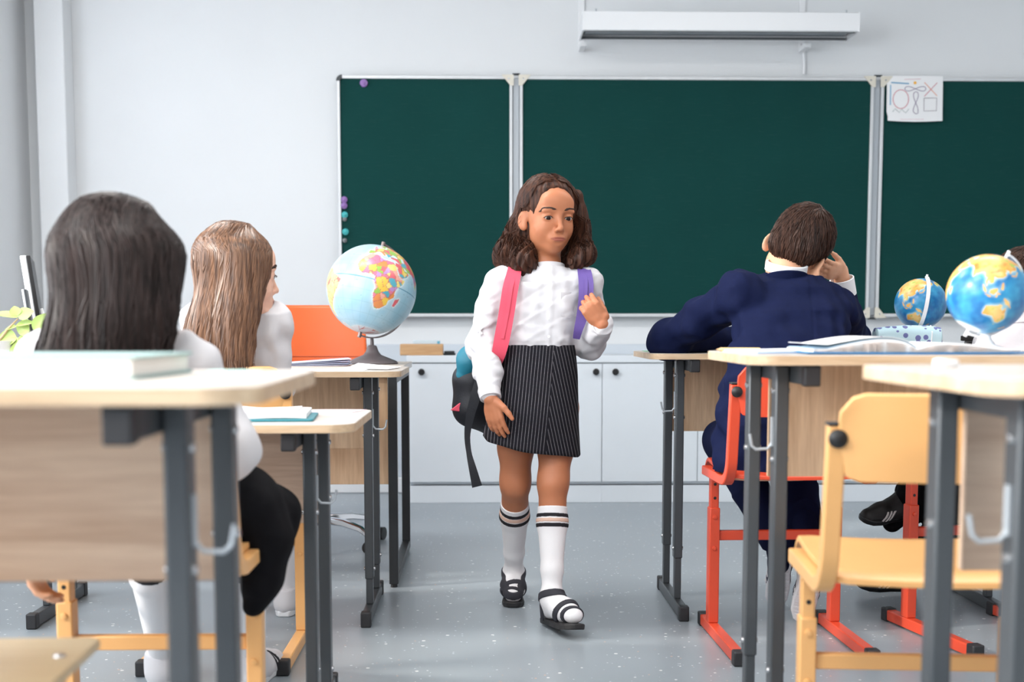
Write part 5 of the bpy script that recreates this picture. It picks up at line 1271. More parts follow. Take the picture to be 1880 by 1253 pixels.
# open the face and the right ear, hairline combed back
hs.ell(HH(.004, .075, -.040), (.0635, .062, .105), Rh, .008, 'sub'); hs.ell(HH(.0, .075, .040), (.052, .040, .046), Rh, .012, 'sub')
hs.ell(HH(-.096, .022, -.014), (.036, .046, .044), Rh, .008, 'sub')
hs.ell(HH(0, .05, -.10), (.05, .08, .06), Rh, .01, 'sub')
for px, py, rad, dy in ((1060, 362, .018, .03), (1065, 385, .020, .03), (1067, 405, .021, .03), (1067, 425, .023, .03), (1067, 448, .027, .02), (1066, 470, .029, .0), (1079, 466, .024, .01), (1056, 480, .020, -.02)):
    q = G(px, py, dy); hs.ell(q, (rad, rad * 1.3, rad * 1.2), None, .02)
def lockfn(X, Y, Z):
    a = np.arctan2(Y - hc[1] - .03, X - hc[0]); dz = np.clip((hc[2] + .03 - Z) / .2, 0, 1)
    return (.0042 * np.sin(26 * a + 18 * Z + 5 * np.sin(30 * Z) * dz) + .002 * np.sin(61 * a - 30 * Z)) * (.25 + dz)
hs.disp(lockfn)
hair = obj('hair', hs.mesh(), M['hair_dark'], root, world=True, sharp=0)
# loose locks on top of the mass
rg = np.random.RandomState(11); paths = []
def spline(ctrl, n=18):
    c = np.asarray(ctrl, float); t = np.linspace(0, len(c) - 1.0001, n); i = t.astype(int); f = (t - i)[:, None]
    p0, p1, p2, p3 = c[np.clip(i - 1, 0, len(c) - 1)], c[i], c[np.clip(i + 1, 0, len(c) - 1)], c[np.clip(i + 2, 0, len(c) - 1)]
    return .5 * (2 * p1 + (p2 - p0) * f + (2 * p0 - 5 * p1 + 4 * p2 - p3) * f ** 2 + (3 * p1 - p0 - 3 * p2 + p3) * f ** 3)
for side in (-1, 1):
    for k in range(700):
        a = rg.rand(); b = rg.rand(); jit = rg.normal(size=(6, 3)) * .0035
        if side < 0:   # viewer's left, over the shoulder
            p = [HH(-.006 - .045 * a, .050 - .07 * b - .035 * a, .112 - .022 * a ** 2), HH(-.060 - .012 * a, .018 - .09 * b, .082 - .05 * a), HH(-.088, -.02 - .07 * b, .02),
                 G(952 - 18 * b + 10 * a, 420, .03 + .07 * b), G(940 - 22 * b + 30 * a, 452, .0 + .08 * b), G(936 - 26 * b + 44 * a, 482 + 12 * a, -.02 + .08 * b)]
        else:
            p = [HH(.002 + .04 * a, .052 - .07 * b - .03 * a, .112 - .02 * a ** 2), HH(.058 + .012 * a, .022 - .08 * b, .078 - .05 * a), HH(.086, .0 - .06 * b, .01),
                 G(1070 + 8 * b - 6 * a, 412, .0 + .05 * b), G(1070 + 12 * b - 10 * a, 445, -.01 + .06 * b), G(1068 + 24 * b - 22 * a, 474 + 10 * a, -.02 + .06 * b)]
        p = np.array(p) + jit * np.array([.3, .6, .8, 1, 1.4, 2])[:, None]; q = spline(p, 22)
        w_ = np.linspace(0, 1, 22) ** 2 * .006; ph_ = rg.rand() * 6.28
        q[:, 0] += w_ * np.sin(np.linspace(0, 11, 22) + ph_); q[:, 1] += w_ * np.cos(np.linspace(0, 9, 22) + ph_); paths.append(q)
paths = np.array(paths); q = (paths - hc) @ Rh; bad = ((((q - V3(.094, .022, -.014)) / V3(.036, .050, .046)) ** 2).sum(-1) < 1).any(1) | ((q[..., 1] > .05) & (q[..., 2] < .07) & (np.abs(q[..., 0]) < .06)).any(1); paths = paths[~bad]
paths = hs.snap(np.array(paths), rg.uniform(-.001, .0045, (len(paths), 1)), 5); obj('loose_locks', strands(paths, .0016 + .0016 * rg.rand(len(paths)), .2, .5), M['hair_dark'], hair, world=True); del hs
fly = []
for k in range(70):
    s = -1 if rg.rand() < .6 else 1; a = rg.rand(); p0 = HH(s * .075, -.03, .04 - .1 * a); e = HH(s * (.10 + .03 * rg.rand()), -.02 + .04 * rg.normal() * .3, -.03 - .09 * rg.rand())
    fly.append(spline([p0, (p0 + e) / 2 + Rh @ V3(s * .012, 0, .01), e], 12))
obj('flyaway_hair', strands(np.array(fly), .00045, .3, .9), M['hair_dark'], hair, world=True)

# ------------------------------------------------------------------ her bag: a thing of its own
bc = G(858, 720, .13); bag = thing('backpack', 'black and teal school backpack on the walking girl, pink and purple shoulder straps', 'backpack', (bc[0], bc[1], bc[2] - .10))
teal = mat('teal_nylon', S(18, 112, 134), .5, bump=.2, bscale=200); pinkm = mat('pink_webbing', S(236, 84, 108), .6, bump=.3, bscale=500); purp = mat('purple_webbing', S(104, 82, 156), .6, bump=.3, bscale=500); blk = mat('black_nylon', S(26, 28, 36), .55, bump=.25, bscale=220)
bs = SDF((bc[0] - .09, 3.93, .55), (bc[0] + .32, 4.34, .98), .004)
bs.chain([G(866, 745, .15), G(868, 700, .15), G(884, 665, .15)], [.055, .058, .045], .03); bs.chain([G(930, 760, .20), G(940, 690, .20), G(950, 640, .20)], [.085, .09, .08], .04)
bs.cone(G(866, 752, .14), G(935, 772, .18), .045, .06, .05)
bs.disp(lambda X, Y, Z: .004 * waves(5, 45, 5)(X, Y, Z))
for n_ in (0,): bs.loft([(.5, 0, 0, .001, .001), (.52, 0, 0, .001, .001)], 0) if False else None
obj('pack_body', bs.mesh(), blk, bag, world=True, sharp=0)
tl = SDF((bc[0] - .06, 3.93, .68), (bc[0] + .2, 4.25, 1.0), .004)
tl.chain([G(852, 690, .12), G(862, 668, .12), G(880, 650, .12)], [.026, .034, .034], .02); tl.cone(G(862, 655, .13), G(930, 640, .18), .03, .06, .03)
tl.disp(lambda X, Y, Z: .004 * waves(6, 70, 5)(X, Y, Z)); obj('top_flap', tl.mesh(), teal, bag, world=True, sharp=0)
obj('pink_tab', MB().add([(x, y, z) for y in (-.004, .004) for x, z in ((-.004, -.006), (.032, .022), (.034, -.012))], [(0, 1, 2), (5, 4, 3), (0, 3, 4, 1), (1, 4, 5, 2), (2, 5, 3, 0)]), pinkm, bag, loc=tuple(Vector(tuple(G(829, 750, .10))) - bag.location), bevel=.003)
def band(name, pts, wds, m, par, up=(0, -1, 0), th=.004):
    pts = [Vector(tuple(p)) for p in pts]; q = spline([tuple(p) for p in pts], 24); wd = np.interp(np.linspace(0, 1, 24), np.linspace(0, 1, len(wds)), wds)
    mb = MB(); A = []
    for i in range(24):
        t = Vector(tuple(q[min(23, i + 1)] - q[max(0, i - 1)])).normalized(); u = up[i] if isinstance(up, list) else up
        s_ = t.cross(Vector(u)).normalized(); nn = s_.cross(t).normalized(); c = Vector(tuple(q[i]))
        A += [c - s_ * wd[i] / 2 - nn * th / 2, c + s_ * wd[i] / 2 - nn * th / 2, c + s_ * wd[i] / 2 + nn * th / 2, c - s_ * wd[i] / 2 + nn * th / 2]
    mb.add(A, [(i * 4 + j, i * 4 + (j + 1) % 4, i * 4 + 4 + (j + 1) % 4, i * 4 + 4 + j) for i in range(23) for j in range(4)] + [(0, 1, 2, 3), (95, 94, 93, 92)])
    return obj(name, mb, m, par, world=True, sharp=60)
yf = -.108
sp = band('shoulder_strap', [G(945, 486, .05), G(944, 500, -.045), G(937, 530, -.078), G(930, 575, -.082), G(921, 625, -.085), G(914, 655, -.068), G(908, 672, -.02)], [.036, .042, .046, .046, .046, .040, .030], pinkm, bag)
tag(sp, 'pink webbing strap over the shoulder')
band('strap_ridge', [G(948, 490, -.0), G(944, 505, -.052), G(938, 530, -.083), G(931, 575, -.087), G(922, 622, -.090)], [.010, .011, .011, .011, .010], pinkm, sp)
sp2 = band('shoulder_strap', [G(1070, 488, .05), G(1073, 499, -.045), G(1076, 522, -.072), G(1075, 550, -.078), G(1069, 580, -.078), G(1062, 605, -.075), G(1058, 622, -.055)], [.036, .040, .044, .042, .034, .026, .020], purp, bag)
tag(sp2, 'purple webbing strap gripped by her left hand')
band('strap_ridge', [G(1072, 495, -.03), G(1074, 505, -.058), G(1076, 525, -.077), G(1075, 550, -.083)], [.010, .010, .010, .009], purp, sp2)
band('hanging_strap', [G(884, 690, .06), G(874, 725, .045), G(863, 765, .05), G(858, 800, .06), G(861, 832, .06), G(868, 862, .055), G(876, 894, .06)], [.030, .032, .026, .018, .016, .024, .032], blk, bag, th=.002)
# =================================================================== seated pupils
def longhair(name, o, R, root, m, sil, bot_z, back, top_u, n=900, seed=1, face_cut=True, h=.0035, lock=.0016, side_drop=None):
    """long straight hair: sil is a list of (px_left, px_right, py, Y, depth half-thickness) across the fall"""
    pts = []
    for a, b, py, Y, t in sil: p0, p1 = P(a, py, Y), P(b, py, Y); pts.append(((p0 + p1) / 2, (p1[0] - p0[0]) / 2, t))
    c_, rx_, t_ = pts[0]; pts = [(c_ + V3(0, 0, (.058 * q_)), rx_ * math.sqrt(1 - q_ * q_), t_ * math.sqrt(1 - q_ * q_)) for q_ in (.98, .9, .72, .4)] + pts
    lo = np.min([c - V3(rx + .03, .14, .03) for c, rx, t in pts], axis=0); hi = np.max([c + V3(rx + .03, .14, .03) for c, rx, t in pts], axis=0)
    lo = np.minimum(lo, o - .16); hi = np.maximum(hi, o + .17); lo[2] = min(lo[2], bot_z - .02)
    f = SDF(lo, hi, h); HH = lambda r, fw, u: o + R @ np.array([r, fw, u])
    f.ell(HH(0, -.022, .036), (.082, .097, .088), R, .01)
    f.loft([(c[2], c[0], c[1], rx, t) for c, rx, t in pts], .055)
    if face_cut:
        f.ell(HH(.0, .085 + face_cut, -.030), (.064, .060, .100), R, .008, 'sub'); f.ell(HH(0, .085 + face_cut * .6, .05), (.05, .035, .045), R, .012, 'sub')
    rg = np.random.RandomState(seed)
    def groove(X, Y, Z):
        a = np.arctan2(Y - o[1], X - o[0]); dz = np.clip((o[2] + .05 - Z) / .15, 0, 1)
        return (.0022 * np.sin(34 * a + 9 * Z) + .0012 * np.sin(83 * a - 14 * Z)) * (.04 + .96 * dz)
    f.disp(groove)
    hm = obj(name, f.mesh(), m, root, world=True, sharp=0)
    paths = []
    pts = pts[4:]; zs = np.array([c[2] for c, _, _ in pts]); order = np.argsort(zs)[::-1]
    for k in range(n):
        a = rg.rand() * 6.28318; top = HH(rg.normal() * .006, top_u[1] + rg.normal() * .012, top_u[2] + .012)
        mid = HH(.080 * math.cos(a), -.022 + .092 * math.sin(a), .07 + .01 * rg.normal())
        ctrl = [top, (top * .45 + mid * .55) + R @ V3(0, 0, .022), mid]
        dx, dy = math.cos(a), math.sin(a); wv = R @ V3(dx, dy, 0)
        for i in order:
            c, rx, t = pts[i]
            if c[2] > mid[2] - .01: continue
            ctrl.append(c + V3(wv[0] * rx, wv[1] * t, 0) + rg.normal(size=3) * .003)
        last = ctrl[-1].copy(); last[2] -= .006 + .03 * rg.rand(); ctrl.append(last); paths.append(spline(ctrl, 20))
    paths = np.array(paths)
    if face_cut:   # keep the face free of locks
        q = (paths - o) @ R; bad = ((q[..., 1] > .045 + face_cut) & (q[..., 2] < .075) & (np.abs(q[..., 0]) < .075)).any(axis=1); paths = paths[~bad]
    off = rg.uniform(-.0008, .0045, (len(paths), 1)); inb = slice(0, 18)
    paths[:, :18] = f.snap(paths[:, :18], off, 4)
    obj('locks', strands(paths, lock * (.7 + .8 * rg.rand(len(paths))), .2, .5), m, hm, world=True)
    fly = []
    for k in range(60):
        a = rg.rand() * 3.1416 - .2; p0 = HH(.07 * math.cos(a) * .9, -.02, .05 + .06 * math.sin(a)); e = p0 + R @ V3(.03 * math.cos(a) + .01 * rg.normal(), .01 * rg.normal(), .022 * math.sin(a) - .004)
        fly.append(spline([p0, (p0 + e) / 2 + rg.normal(size=3) * .004, e], 8))
    obj('flyaway_hair', strands(np.array(fly), .0004, .3, .9), m, hm, world=True)
    return hm
def sneaker(par, heel, toe, up, upm, solem, stripem=None, name='sneaker', grooves=False, size=1.0, stripe='lines'):
    h_, t_ = np.asarray(heel, float), np.asarray(toe, float); dv = unit(t_ - h_); upv = unit(np.asarray(up) - dv * (np.asarray(up) @ dv)); sd = np.cross(dv, upv); L = np.linalg.norm(t_ - h_)
    A = lambda a, s_, u_: h_ + dv * (a * L) + sd * (s_ * size) + upv * (u_ * size)
    f = SDF(np.minimum(h_, t_) - .12, np.maximum(h_, t_) + .12, .0034); Q = np.stack([sd, dv, upv], 1)
    f.chain([A(.02, 0, .034), A(.30, 0, .036), A(.62, 0, .030), A(.93, 0, .024)], [.032 * size, .033 * size, .034 * size, .029 * size], .02)
    f.cone(A(.05, 0, .04), A(.08, 0, .075), .031 * size, .030 * size, .02); f.cone(A(.3, 0, .045), A(.1, 0, .07), .028 * size, .030 * size, .03)
    f.cut(A(0, 0, .012), -upv); f.cut(A(.06, 0, .088), upv - dv * .25)
    sh = obj(name, f.mesh(), upm, par, world=True, sharp=0)
    prof = [(-.13, .016), (-.05, .028), (.2, .031), (.45, .030), (.7, .0365), (.92, .034), (1.06, .022), (1.10, .010)]
    out = [(a, w_) for a, w_ in prof] + [(a, -w_) for a, w_ in prof[::-1]]; n = len(out); mb = MB()
    rise = lambda a: .012 * max(0, a - .75) ** 1.5 * 4
    mb.add([A(a, w_ * .96, rise(a)) for a, w_ in out] + [A(a, w_ * 1.05, .020 + rise(a)) for a, w_ in out], [tuple(range(n))[::-1], tuple(range(n, 2 * n))] + [(i, (i + 1) % n, n + (i + 1) % n, n + i) for i in range(n)])
    so = obj('sole', mb, solem, sh, world=True, bevel=.004)
    if grooves:
        for k in range(17):
            a = -.05 + 1.08 * k / 16; w_ = .030 if a < .5 else .034; w_ *= (1 if .05 < a < .95 else .7)
            c = A(a, 0, rise(a) - .0008); R3 = Matrix([[float(sd[i]), float(dv[i]), float(upv[i])] for i in range(3)])
            obj('tread_bar', MB().box(tuple(c), (2 * w_ * .86, .0052, .004), R3), solem, sh, world=True)
    if stripem is not None:
        for k in range(3 if stripe == 'lines' else 2):
            f2 = f.like(.0016)
            a0 = .50 + .085 * k; nn = unit(dv + upv * .55); wdt = .0085 if stripe == 'lines' else .011
            f2.cut(A(a0, 0, .03), -nn); f2.cut(A(a0, 0, .03) + nn * wdt, nn); f2.cut(A(0, 0, .018), -upv)
            if stripe == 'lines': f2.cut(A(0, 0, .054), upv)
            v_, f_ = f2.mesh()
            if len(v_): obj('side_stripe', (v_, f_), stripem, sh, world=True, sharp=0)
    return sh
def bodyfields(spec, lo, hi, h):
    f = SDF(lo, hi, h); spec(f); return f
def limb(f, pts, rs, k=.02): f.chain(pts, rs, k)

# ------------------------------------------------------------------ girl with long brown hair
ho = P(439, 503, 3.38); Ro = frame((.86, .50, -.06), (-.03, .02, 1)); r2 = person('girl', 'girl with long light brown hair seated at front-left desk, looking sideways', (-.69, 3.53, 0))
nb_ = P(440, 566, 3.43); sR, sL = P(496, 594, 3.44), P(372, 594, 3.44); eR, eL = P(508, 716, 3.47), P(352, 716, 3.47); wR, wL = P(500, 738, 3.62), P(380, 700, 3.70)
pel = V3(-.69, 3.50, .575)
kR_, kL_ = V3(-.60, 3.87, .535), V3(-.78, 3.87, .535); aR_, aL_ = V3(-.61, 4.02, .09), V3(-.78, 4.00, .09)
def seated(f, o, R, hargs, nb_, sR, sL, arms_, pel, legs_, inf=0, skirt_=False, rad=(.040, .034, .024), tor=((.55, .108, .085), (.75, .100, .080), (.92, .118, .078))):
    if hargs is not None: add_head(f, o, R, *hargs); f.cone(o + R @ V3(0, -.018, -.06), nb_, .042, .043, .02)
    f.cone(nb_, (sR + sL) / 2, .042 + inf, .055 + inf, .03); f.cone(sR, sL, .044 + inf, .044 + inf, .03)
    ch = (sR + sL) / 2 + V3(0, 0, -.01); q = []
    for z, rx, ry in tor:
        t = (z - pel[2]) / (ch[2] - pel[2]); c = pel * (1 - t) + ch * t; q.append((z, c[0], c[1], rx + inf, ry + inf))
    q.append((ch[2], ch[0], ch[1], tor[-1][1] * .93 + inf, tor[-1][2] * .85 + inf)); f.loft(q, .03, ex=2.2)
    for pts in arms_: f.chain(pts, [r + inf for r in rad[:len(pts)]], .02)
def legs_spec(f, pel, lg, inf=0, th=(.072, .056, .043), sh=(.043, .041, .027)):
    for s, (kn, an) in lg:
        hp = pel + V3(s * .062, .03, .0); f.chain([hp, (hp + kn) / 2, kn], [r + inf for r in th], .03); f.chain([kn, kn * .62 + an * .38 + V3(0, -.012, 0), an], [r + inf for r in sh], .02)
b2 = SDF((-1.0, 3.25, .0), (-.33, 4.28, 1.22), .0038)
lg2 = ((1, (kR_, aR_)), (-1, (kL_, aL_)))
seated(b2, ho, Ro, (1.04, True, .6, (1, 1)), nb_, sR, sL, ((sR, eR, wR), (sL, eL, wL)), pel, None, -.014, rad=(.040, .034, .032)); legs_spec(b2, pel, lg2)
for (kn, an) in ((kR_, aR_), (kL_, aL_)): b2.chain([an, an + V3(0, .09, -.05)], [.027, .024], .02)
add_hand(b2, wR, (0.05, .9, -.15), (0, 0, -1), (-1, 0, 0), .25, sc=.95); add_hand(b2, wL, (0.05, .9, -.15), (0, 0, -1), (1, 0, 0), .25, sc=.95)
obj('body', b2.mesh(), M['skin_fair'], r2, world=True, sharp=0)
face_parts(ho, Ro, r2, .1, -.05, 1.04, fld=b2); del b2
s2 = SDF((-1.0, 3.25, .5), (-.33, 3.85, 1.06), .0036)
seated(s2, ho, Ro, None, nb_, sR, sL, ((sR, eR, wR), (sL, eL, wL)), pel, None, .006, rad=(.044, .039, .029))
for q in (sR, sL): s2.ell(q + V3(0, 0, .004), (.050, .052, .052), None, .02)
s2.disp(lambda X, Y, Z: 0.016 * waves(13, 78, 6, (1, 1, .6), 1.6)(X, Y, Z)); s2.cut(pel + V3(0, 0, .03), (0, 0, -1), hi=(-.33, 3.6, .66))
s2.cut(wR, wR - eR, lo=wR - .07, hi=wR + .07); s2.cut(wL, wL - eL, lo=wL - .07, hi=wL + .07)
bl2 = obj('blouse', s2.mesh(), M['shirt'], r2, world=True, sharp=0); del s2
ringband(nb_ + V3(.0, -.004, .012), (.1, -.1, 1), .047, .028, .005, M['shirt'], 'collar', bl2)
k2 = SDF((-.95, 3.3, .42), (-.42, 4.05, .72), .005); legs_spec(k2, pel, lg2, .012); k2.ell(pel + V3(0, .0, 0), (.135, .11, .075), None, .03); k2.cone(kR_, kL_, .05, .05, .05)
k2.cut(V3(0, 3.86, 0), (0, 1, -.2)); k2.cut(V3(0, 0, .502), (0, 0, -1)); k2.cut(pel + V3(0, 0, .045), (0, 0, 1), hi=(-.42, 3.6, .72))
obj('skirt', k2.mesh(), M['blackfabric'], r2, world=True, sharp=0); del k2
for s, (kn, an) in lg2:
    f = SDF(np.minimum(kn, an) - .08, np.maximum(kn, an) + .08, .004); f.chain([kn, kn * .62 + an * .38 + V3(0, -.012, 0), an - V3(0, 0, .02)], [.0455, .0440, .030], .02); f.cut(kn * .8 + an * .2, kn - an)
    obj('sock', f.mesh(), M['sock'], r2, world=True, sharp=0)
    sneaker(r2, V3(an[0], an[1] - .03, 0.0), V3(an[0] + s * .01, an[1] + .15, 0.0), (0, 0, 1), M['shirt'], M['whiteplastic'])
longhair('hair', ho, Ro, r2, M['hair_brown'], ((386, 481, 470, 3.36, .086), (370, 482, 515, 3.345, .082), (354, 476, 565, 3.32, .070), (340, 466, 615, 3.30, .055), (334, 462, 664, 3.285, .042)), P(0, 668, 3.29)[2], None, (0, .02, .108), 1700, 3, .030, .0034, .0015)

# ------------------------------------------------------------------ dark-haired girl nearest on the left
h1 = P(224, 503, 2.20); R1 = frame((.58, .80, -.16), (.02, .05, 1)); r1 = person('girl', 'girl with long dark hair nearest us, back turned, black skirt spread off yellow chair', (-.612, 2.34, 0))
n1 = P(222, 606, 2.22); s1R, s1L = P(346, 674, 2.24), P(92, 664, 2.24); e1R, e1L = P(420, 828, 2.27), P(40, 850, 2.24); w1R, w1L = P(440, 820, 2.47), P(58, 1010, 2.31)
p1 = V3(-.612, 2.30, .575); k1R, k1L = V3(-.50, 2.72, .50), V3(-.70, 2.70, .50); a1R, a1L = P(464, 1190, 3.22), P(298, 1190, 3.22)
lg1 = ((1, (k1R, a1R)), (-1, (k1L, a1L)))
b1 = SDF((-1.02, 1.98, .0), (-.20, 3.42, 1.13), .0042)
seated(b1, h1, R1, (1.0, True, .6, (1, 1)), n1, s1R, s1L, ((s1R, e1R, w1R), (s1L, e1L, w1L)), p1, None, -.014, rad=(.040, .034, .032), tor=((.55, .112, .085), (.68, .100, .080), (.78, .114, .080)))
legs_spec(b1, p1, lg1); 
for (kn, an) in ((k1R, a1R), (k1L, a1L)): b1.chain([an, an + V3(0, .08, -.05)], [.027, .024], .02)
add_hand(b1, w1R, (-.35, .9, -.1), (0, 0, -1), (-1, -.3, 0), .3, sc=.98); add_hand(b1, w1L, (0.08, .05, -1), (1, 0, 0), (0, 1, 0), (.5, .55, .6, .6), sc=1.0)
obj('body', b1.mesh(), M['skin_mid'], r1, world=True, sharp=0)
face_parts(h1, R1, r1, .0, -.1, 1.0, fld=b1); del b1
f1_ = SDF((-1.02, 2.0, .5), (-.28, 2.62, .94), .004)
seated(f1_, h1, R1, None, n1, s1R, s1L, ((s1R, e1R, w1R), (s1L, e1L, w1L)), p1, None, .006, rad=(.046, .042, .029), tor=((.55, .112, .085), (.68, .100, .080), (.78, .114, .080)))
f1_.disp(lambda X, Y, Z: 0.016 * waves(23, 72, 6, (1, 1, .6), 1.6)(X, Y, Z)); f1_.cut(p1 + V3(0, 0, .03), (0, 0, -1), lo=(-.76, 2.0, .5), hi=(-.47, 2.62, .66)); f1_.cut(w1R, w1R - e1R, lo=w1R - .06, hi=w1R + .06); f1_.cut(w1L, w1L - e1L, lo=w1L - .06, hi=w1L + .06)
bl1 = obj('blouse', f1_.mesh(), M['shirt'], r1, world=True, sharp=0); del f1_
ringband(n1 + V3(0, -.004, .012), (0, .0, 1), .047, .028, .005, M['shirt'], 'collar', bl1)
k1 = SDF((-.95, 2.05, .28), (-.27, 2.95, .72), .0045); legs_spec(k1, p1, lg1, .012); k1.ell(p1, (.14, .115, .075), None, .03); k1.cone(k1R, k1L, .05, .05, .05)
k1.chain([V3(-.50, 2.40, .575), V3(-.435, 2.44, .545), V3(-.405, 2.44, .49), V3(-.415, 2.42, .42), V3(-.425, 2.40, .375)], [.055, .052, .042, .036, .022], .03, sq=((0, 1, 0), 2.2))
k1.chain([V3(-.46, 2.52, .57), V3(-.41, 2.58, .52), V3(-.42, 2.56, .42)], [.05, .04, .03], .04, sq=((0, 1, 0), 1.8))
k1.disp(lambda X, Y, Z: .006 * waves(31, 42, 5, (1.4, 1.4, .3), 1.2)(X, Y, Z))
k1.cut(V3(0, 2.80, .47), (0, 1, -.35)); k1.cut(p1 + V3(0, 0, .05), (0, 0, 1), hi=(-.5, 2.42, .72)); k1.cut(V3(0, 0, .498), (0, 0, -1), hi=(-.45, 2.95, .6))
k1.cut(V3(-.445, 0, 0), (-1, 0, 0), lo=(-.95, 2.0, .2), hi=(-.38, 2.95, .496))
obj('skirt', k1.mesh(), M['blackfabric'], r1, world=True, sharp=0); del k1
for s, (kn, an) in lg1:
    f = SDF(np.minimum(kn, an) - .08, np.maximum(kn, an) + .08, .004); f.chain([kn, kn * .62 + an * .38 + V3(0, -.012, 0), an - V3(0, 0, .02)], [.0460, .0450, .031], .02); t0 = kn * .70 + an * .30; ax1 = unit(an - kn); f.cut(t0, -ax1)
    sk1 = obj('sock', f.mesh(), M['sock'], r1, world=True, sharp=0)
    f2 = f.like(.0018); f2.cut(t0 + ax1 * .016, ax1); obj('sock_stripe', f2.mesh(), M['sockblack'], sk1, world=True, sharp=0)
    sneaker(r1, V3(an[0], an[1] - .035, 0.0), V3(an[0] + s * .03, an[1] + .15, 0.0), (0, 0, 1), M['shirt'], M['whiteplastic'], M['sockblack'], stripe='two')
longhair('hair', h1, R1, r1, M['hair_black'], ((112, 328, 470, 2.175, .090), (104, 324, 540, 2.15, .075), (92, 318, 590, 2.13, .060), (78, 308, 640, 2.115, .045), (66, 300, 690, 2.105, .036)), P(0, 700, 2.11)[2], None, (0, .02, .108), 1700, 7, .012, .0036, .0017)

# ------------------------------------------------------------------ boy in the navy suit, head propped on his hand
hb = P(1462, 462, 3.84); Rb = frame((.24, .88, -.40), (.60, .24, .80)); rB = person('boy', 'boy in navy suit seen from behind, head propped on his right hand', (.848, 3.60, 0))
nB = P(1440, 500, 3.78); sBL, sBR = P(1362, 540, 3.72), P(1538, 566, 3.76)
eBL, wBL = P(1226, 624, 3.97), P(1395, 622, 4.16); eBR, wBR = P(1566, 640, 4.06), P(1543, 498, 3.98)
pB = V3(.835, 3.58, .575); kBL, kBR = V3(.74, 3.98, .54), V3(.95, 3.98, .54); aBL, aBR = P(1425, 985, 3.86), P(1478, 985, 3.80)
bb = SDF((.40, 3.35, .0), (1.28, 4.34, 1.28), .0038)
add_head(bb, hb, Rb, 1.06, True, .3, (1, 1)); bb.cone(hb + Rb @ V3(0, -.025, -.055), nB, .046, .046, .02)
def jack(f, inf=0, arms_=True):
    rg = []
    for py, a, b, Y, ry in ((880, 1300, 1530, 3.53, .120), (820, 1304, 1535, 3.54, .118), (740, 1316, 1550, 3.56, .116), (640, 1332, 1562, 3.61, .112), (570, 1342, 1566, 3.68, .100), (528, 1352, 1546, 3.73, .080), (508, 1372, 1520, 3.755, .062)):
        p0, p1_ = P(a, py, Y), P(b, py, Y); rg.append((p0[2], (p0[0] + p1_[0]) / 2, Y + .02, (p1_[0] - p0[0]) / 2 - .012 + inf, ry - .012 + inf))
    f.loft(rg, .03, ex=2.4); f.cone(sBL, sBR, .050 + inf, .050 + inf, .04); f.cone(nB - V3(0, 0, .03), (sBL + sBR) / 2, .05 + inf, .06 + inf, .04)
    f.chain([sBL, (sBL + eBL) / 2, eBL, wBL], [.053 + inf, .053 + inf, .050 + inf, .036 + inf], .05)
jack(bb, -.028); bb.chain([sBR, eBR, wBR], [.034, .030, .023], .02)
for s, kn, an in ((-1, kBL, aBL), (1, kBR, aBR)):
    hp = pB + V3(s * .07, .02, 0); bb.chain([hp, kn], [.07, .05], .03); bb.chain([kn, an], [.038, .026], .02); bb.chain([an, an + V3(.01, -.0, -.08)], [.028, .024], .02)
add_hand(bb, wBR, (hb + Rb @ V3(.07, .055, .0)) - wBR, (-.8, .1, .5), (-.5, -.8, .2), (.7, .8, .9, .9), sc=1.0, thumb=(.7, .5, .3))
add_hand(bb, wBL, (.9, .3, -.1), (0, 0, -1), (0, 1, 0), .3, sc=1.0)
obj('body', bb.mesh(), M['skin_mid'], rB, world=True, sharp=0)
face_parts(hb, Rb, rB, 0, -.4, 1.06, fld=bb); del bb
jk = SDF((.38, 3.33, .44), (1.30, 4.36, 1.12), .0038); jack(jk); jk.chain([sBR, (sBR + eBR) / 2, eBR, eBR + (wBR - eBR) * .70], [.058, .054, .050, .036], .03)
wj, wj2 = waves(41, 46, 6, (1, 1, 1), 1.6), waves(43, 90, 5)
jk.disp(lambda X, Y, Z: .015 * wj(X, Y, Z) + .008 * wj2(X, Y, Z))
# creases running from the armpit, hem flare, centre back seam
axb = unit(eBL - sBL)
jk.disp(lambda X, Y, Z: .004 * np.sin(95 * ((X - sBL[0]) * axb[0] + (Y - sBL[1]) * axb[1] + (Z - sBL[2]) * axb[2]) + 60 * (Z - .95)) * np.exp(-(((X - sBL[0] + .035) ** 2 + (Y - sBL[1] - .05) ** 2 + (Z - sBL[2] + .04) ** 2) / .005)))
xs_ = pB[0] + .04
jk.disp(lambda X, Y, Z: .002 * np.exp(-((X - xs_ - (Z - .6) * .12) / .004) ** 2) * (Y < 3.75))
jk.cut(P(1400, 868, 3.5), (0, 0, -1)); jk.cut(nB + V3(0, 0, .004), (-.05, -.35, 1), lo=nB - .085, hi=nB + .085); jk.cone(nB - V3(0, 0, .04), nB + V3(0, .01, .06), .051, .051, .002, 'sub')
jk.cut(eBR + (wBR - eBR) * .68, wBR - eBR, lo=wBR - .09, hi=wBR + .09)
jo = obj('jacket', jk.mesh(), M['navyfabric'], rB, world=True, sharp=0); del jk
colm = mat('white_shirt_collar', S(236, 238, 242), .7, bump=.1, bscale=300)
ringband(nB + V3(.004, -.006, .013), (.10, -.26, 1), 0.0545, .027, .006, colm, 'shirt_collar', rB)
ringband(eBR + (wBR - eBR) * .80, wBR - eBR, .033, .055, .004, colm, 'shirt_cuff', rB)
jc = [Vector(tuple(nB + V3(.062 * math.cos(a), -.006 + .060 * math.sin(a), -.030 - .016 * math.sin(a)))) for a in [math.pi * (1.02 + .96 * k / 20) for k in range(21)]]
obj('jacket_collar', MB().rect(jc, .007, .034, (0, -.2, 1)), M['navyfabric'], jo, world=True, bevel=.003)
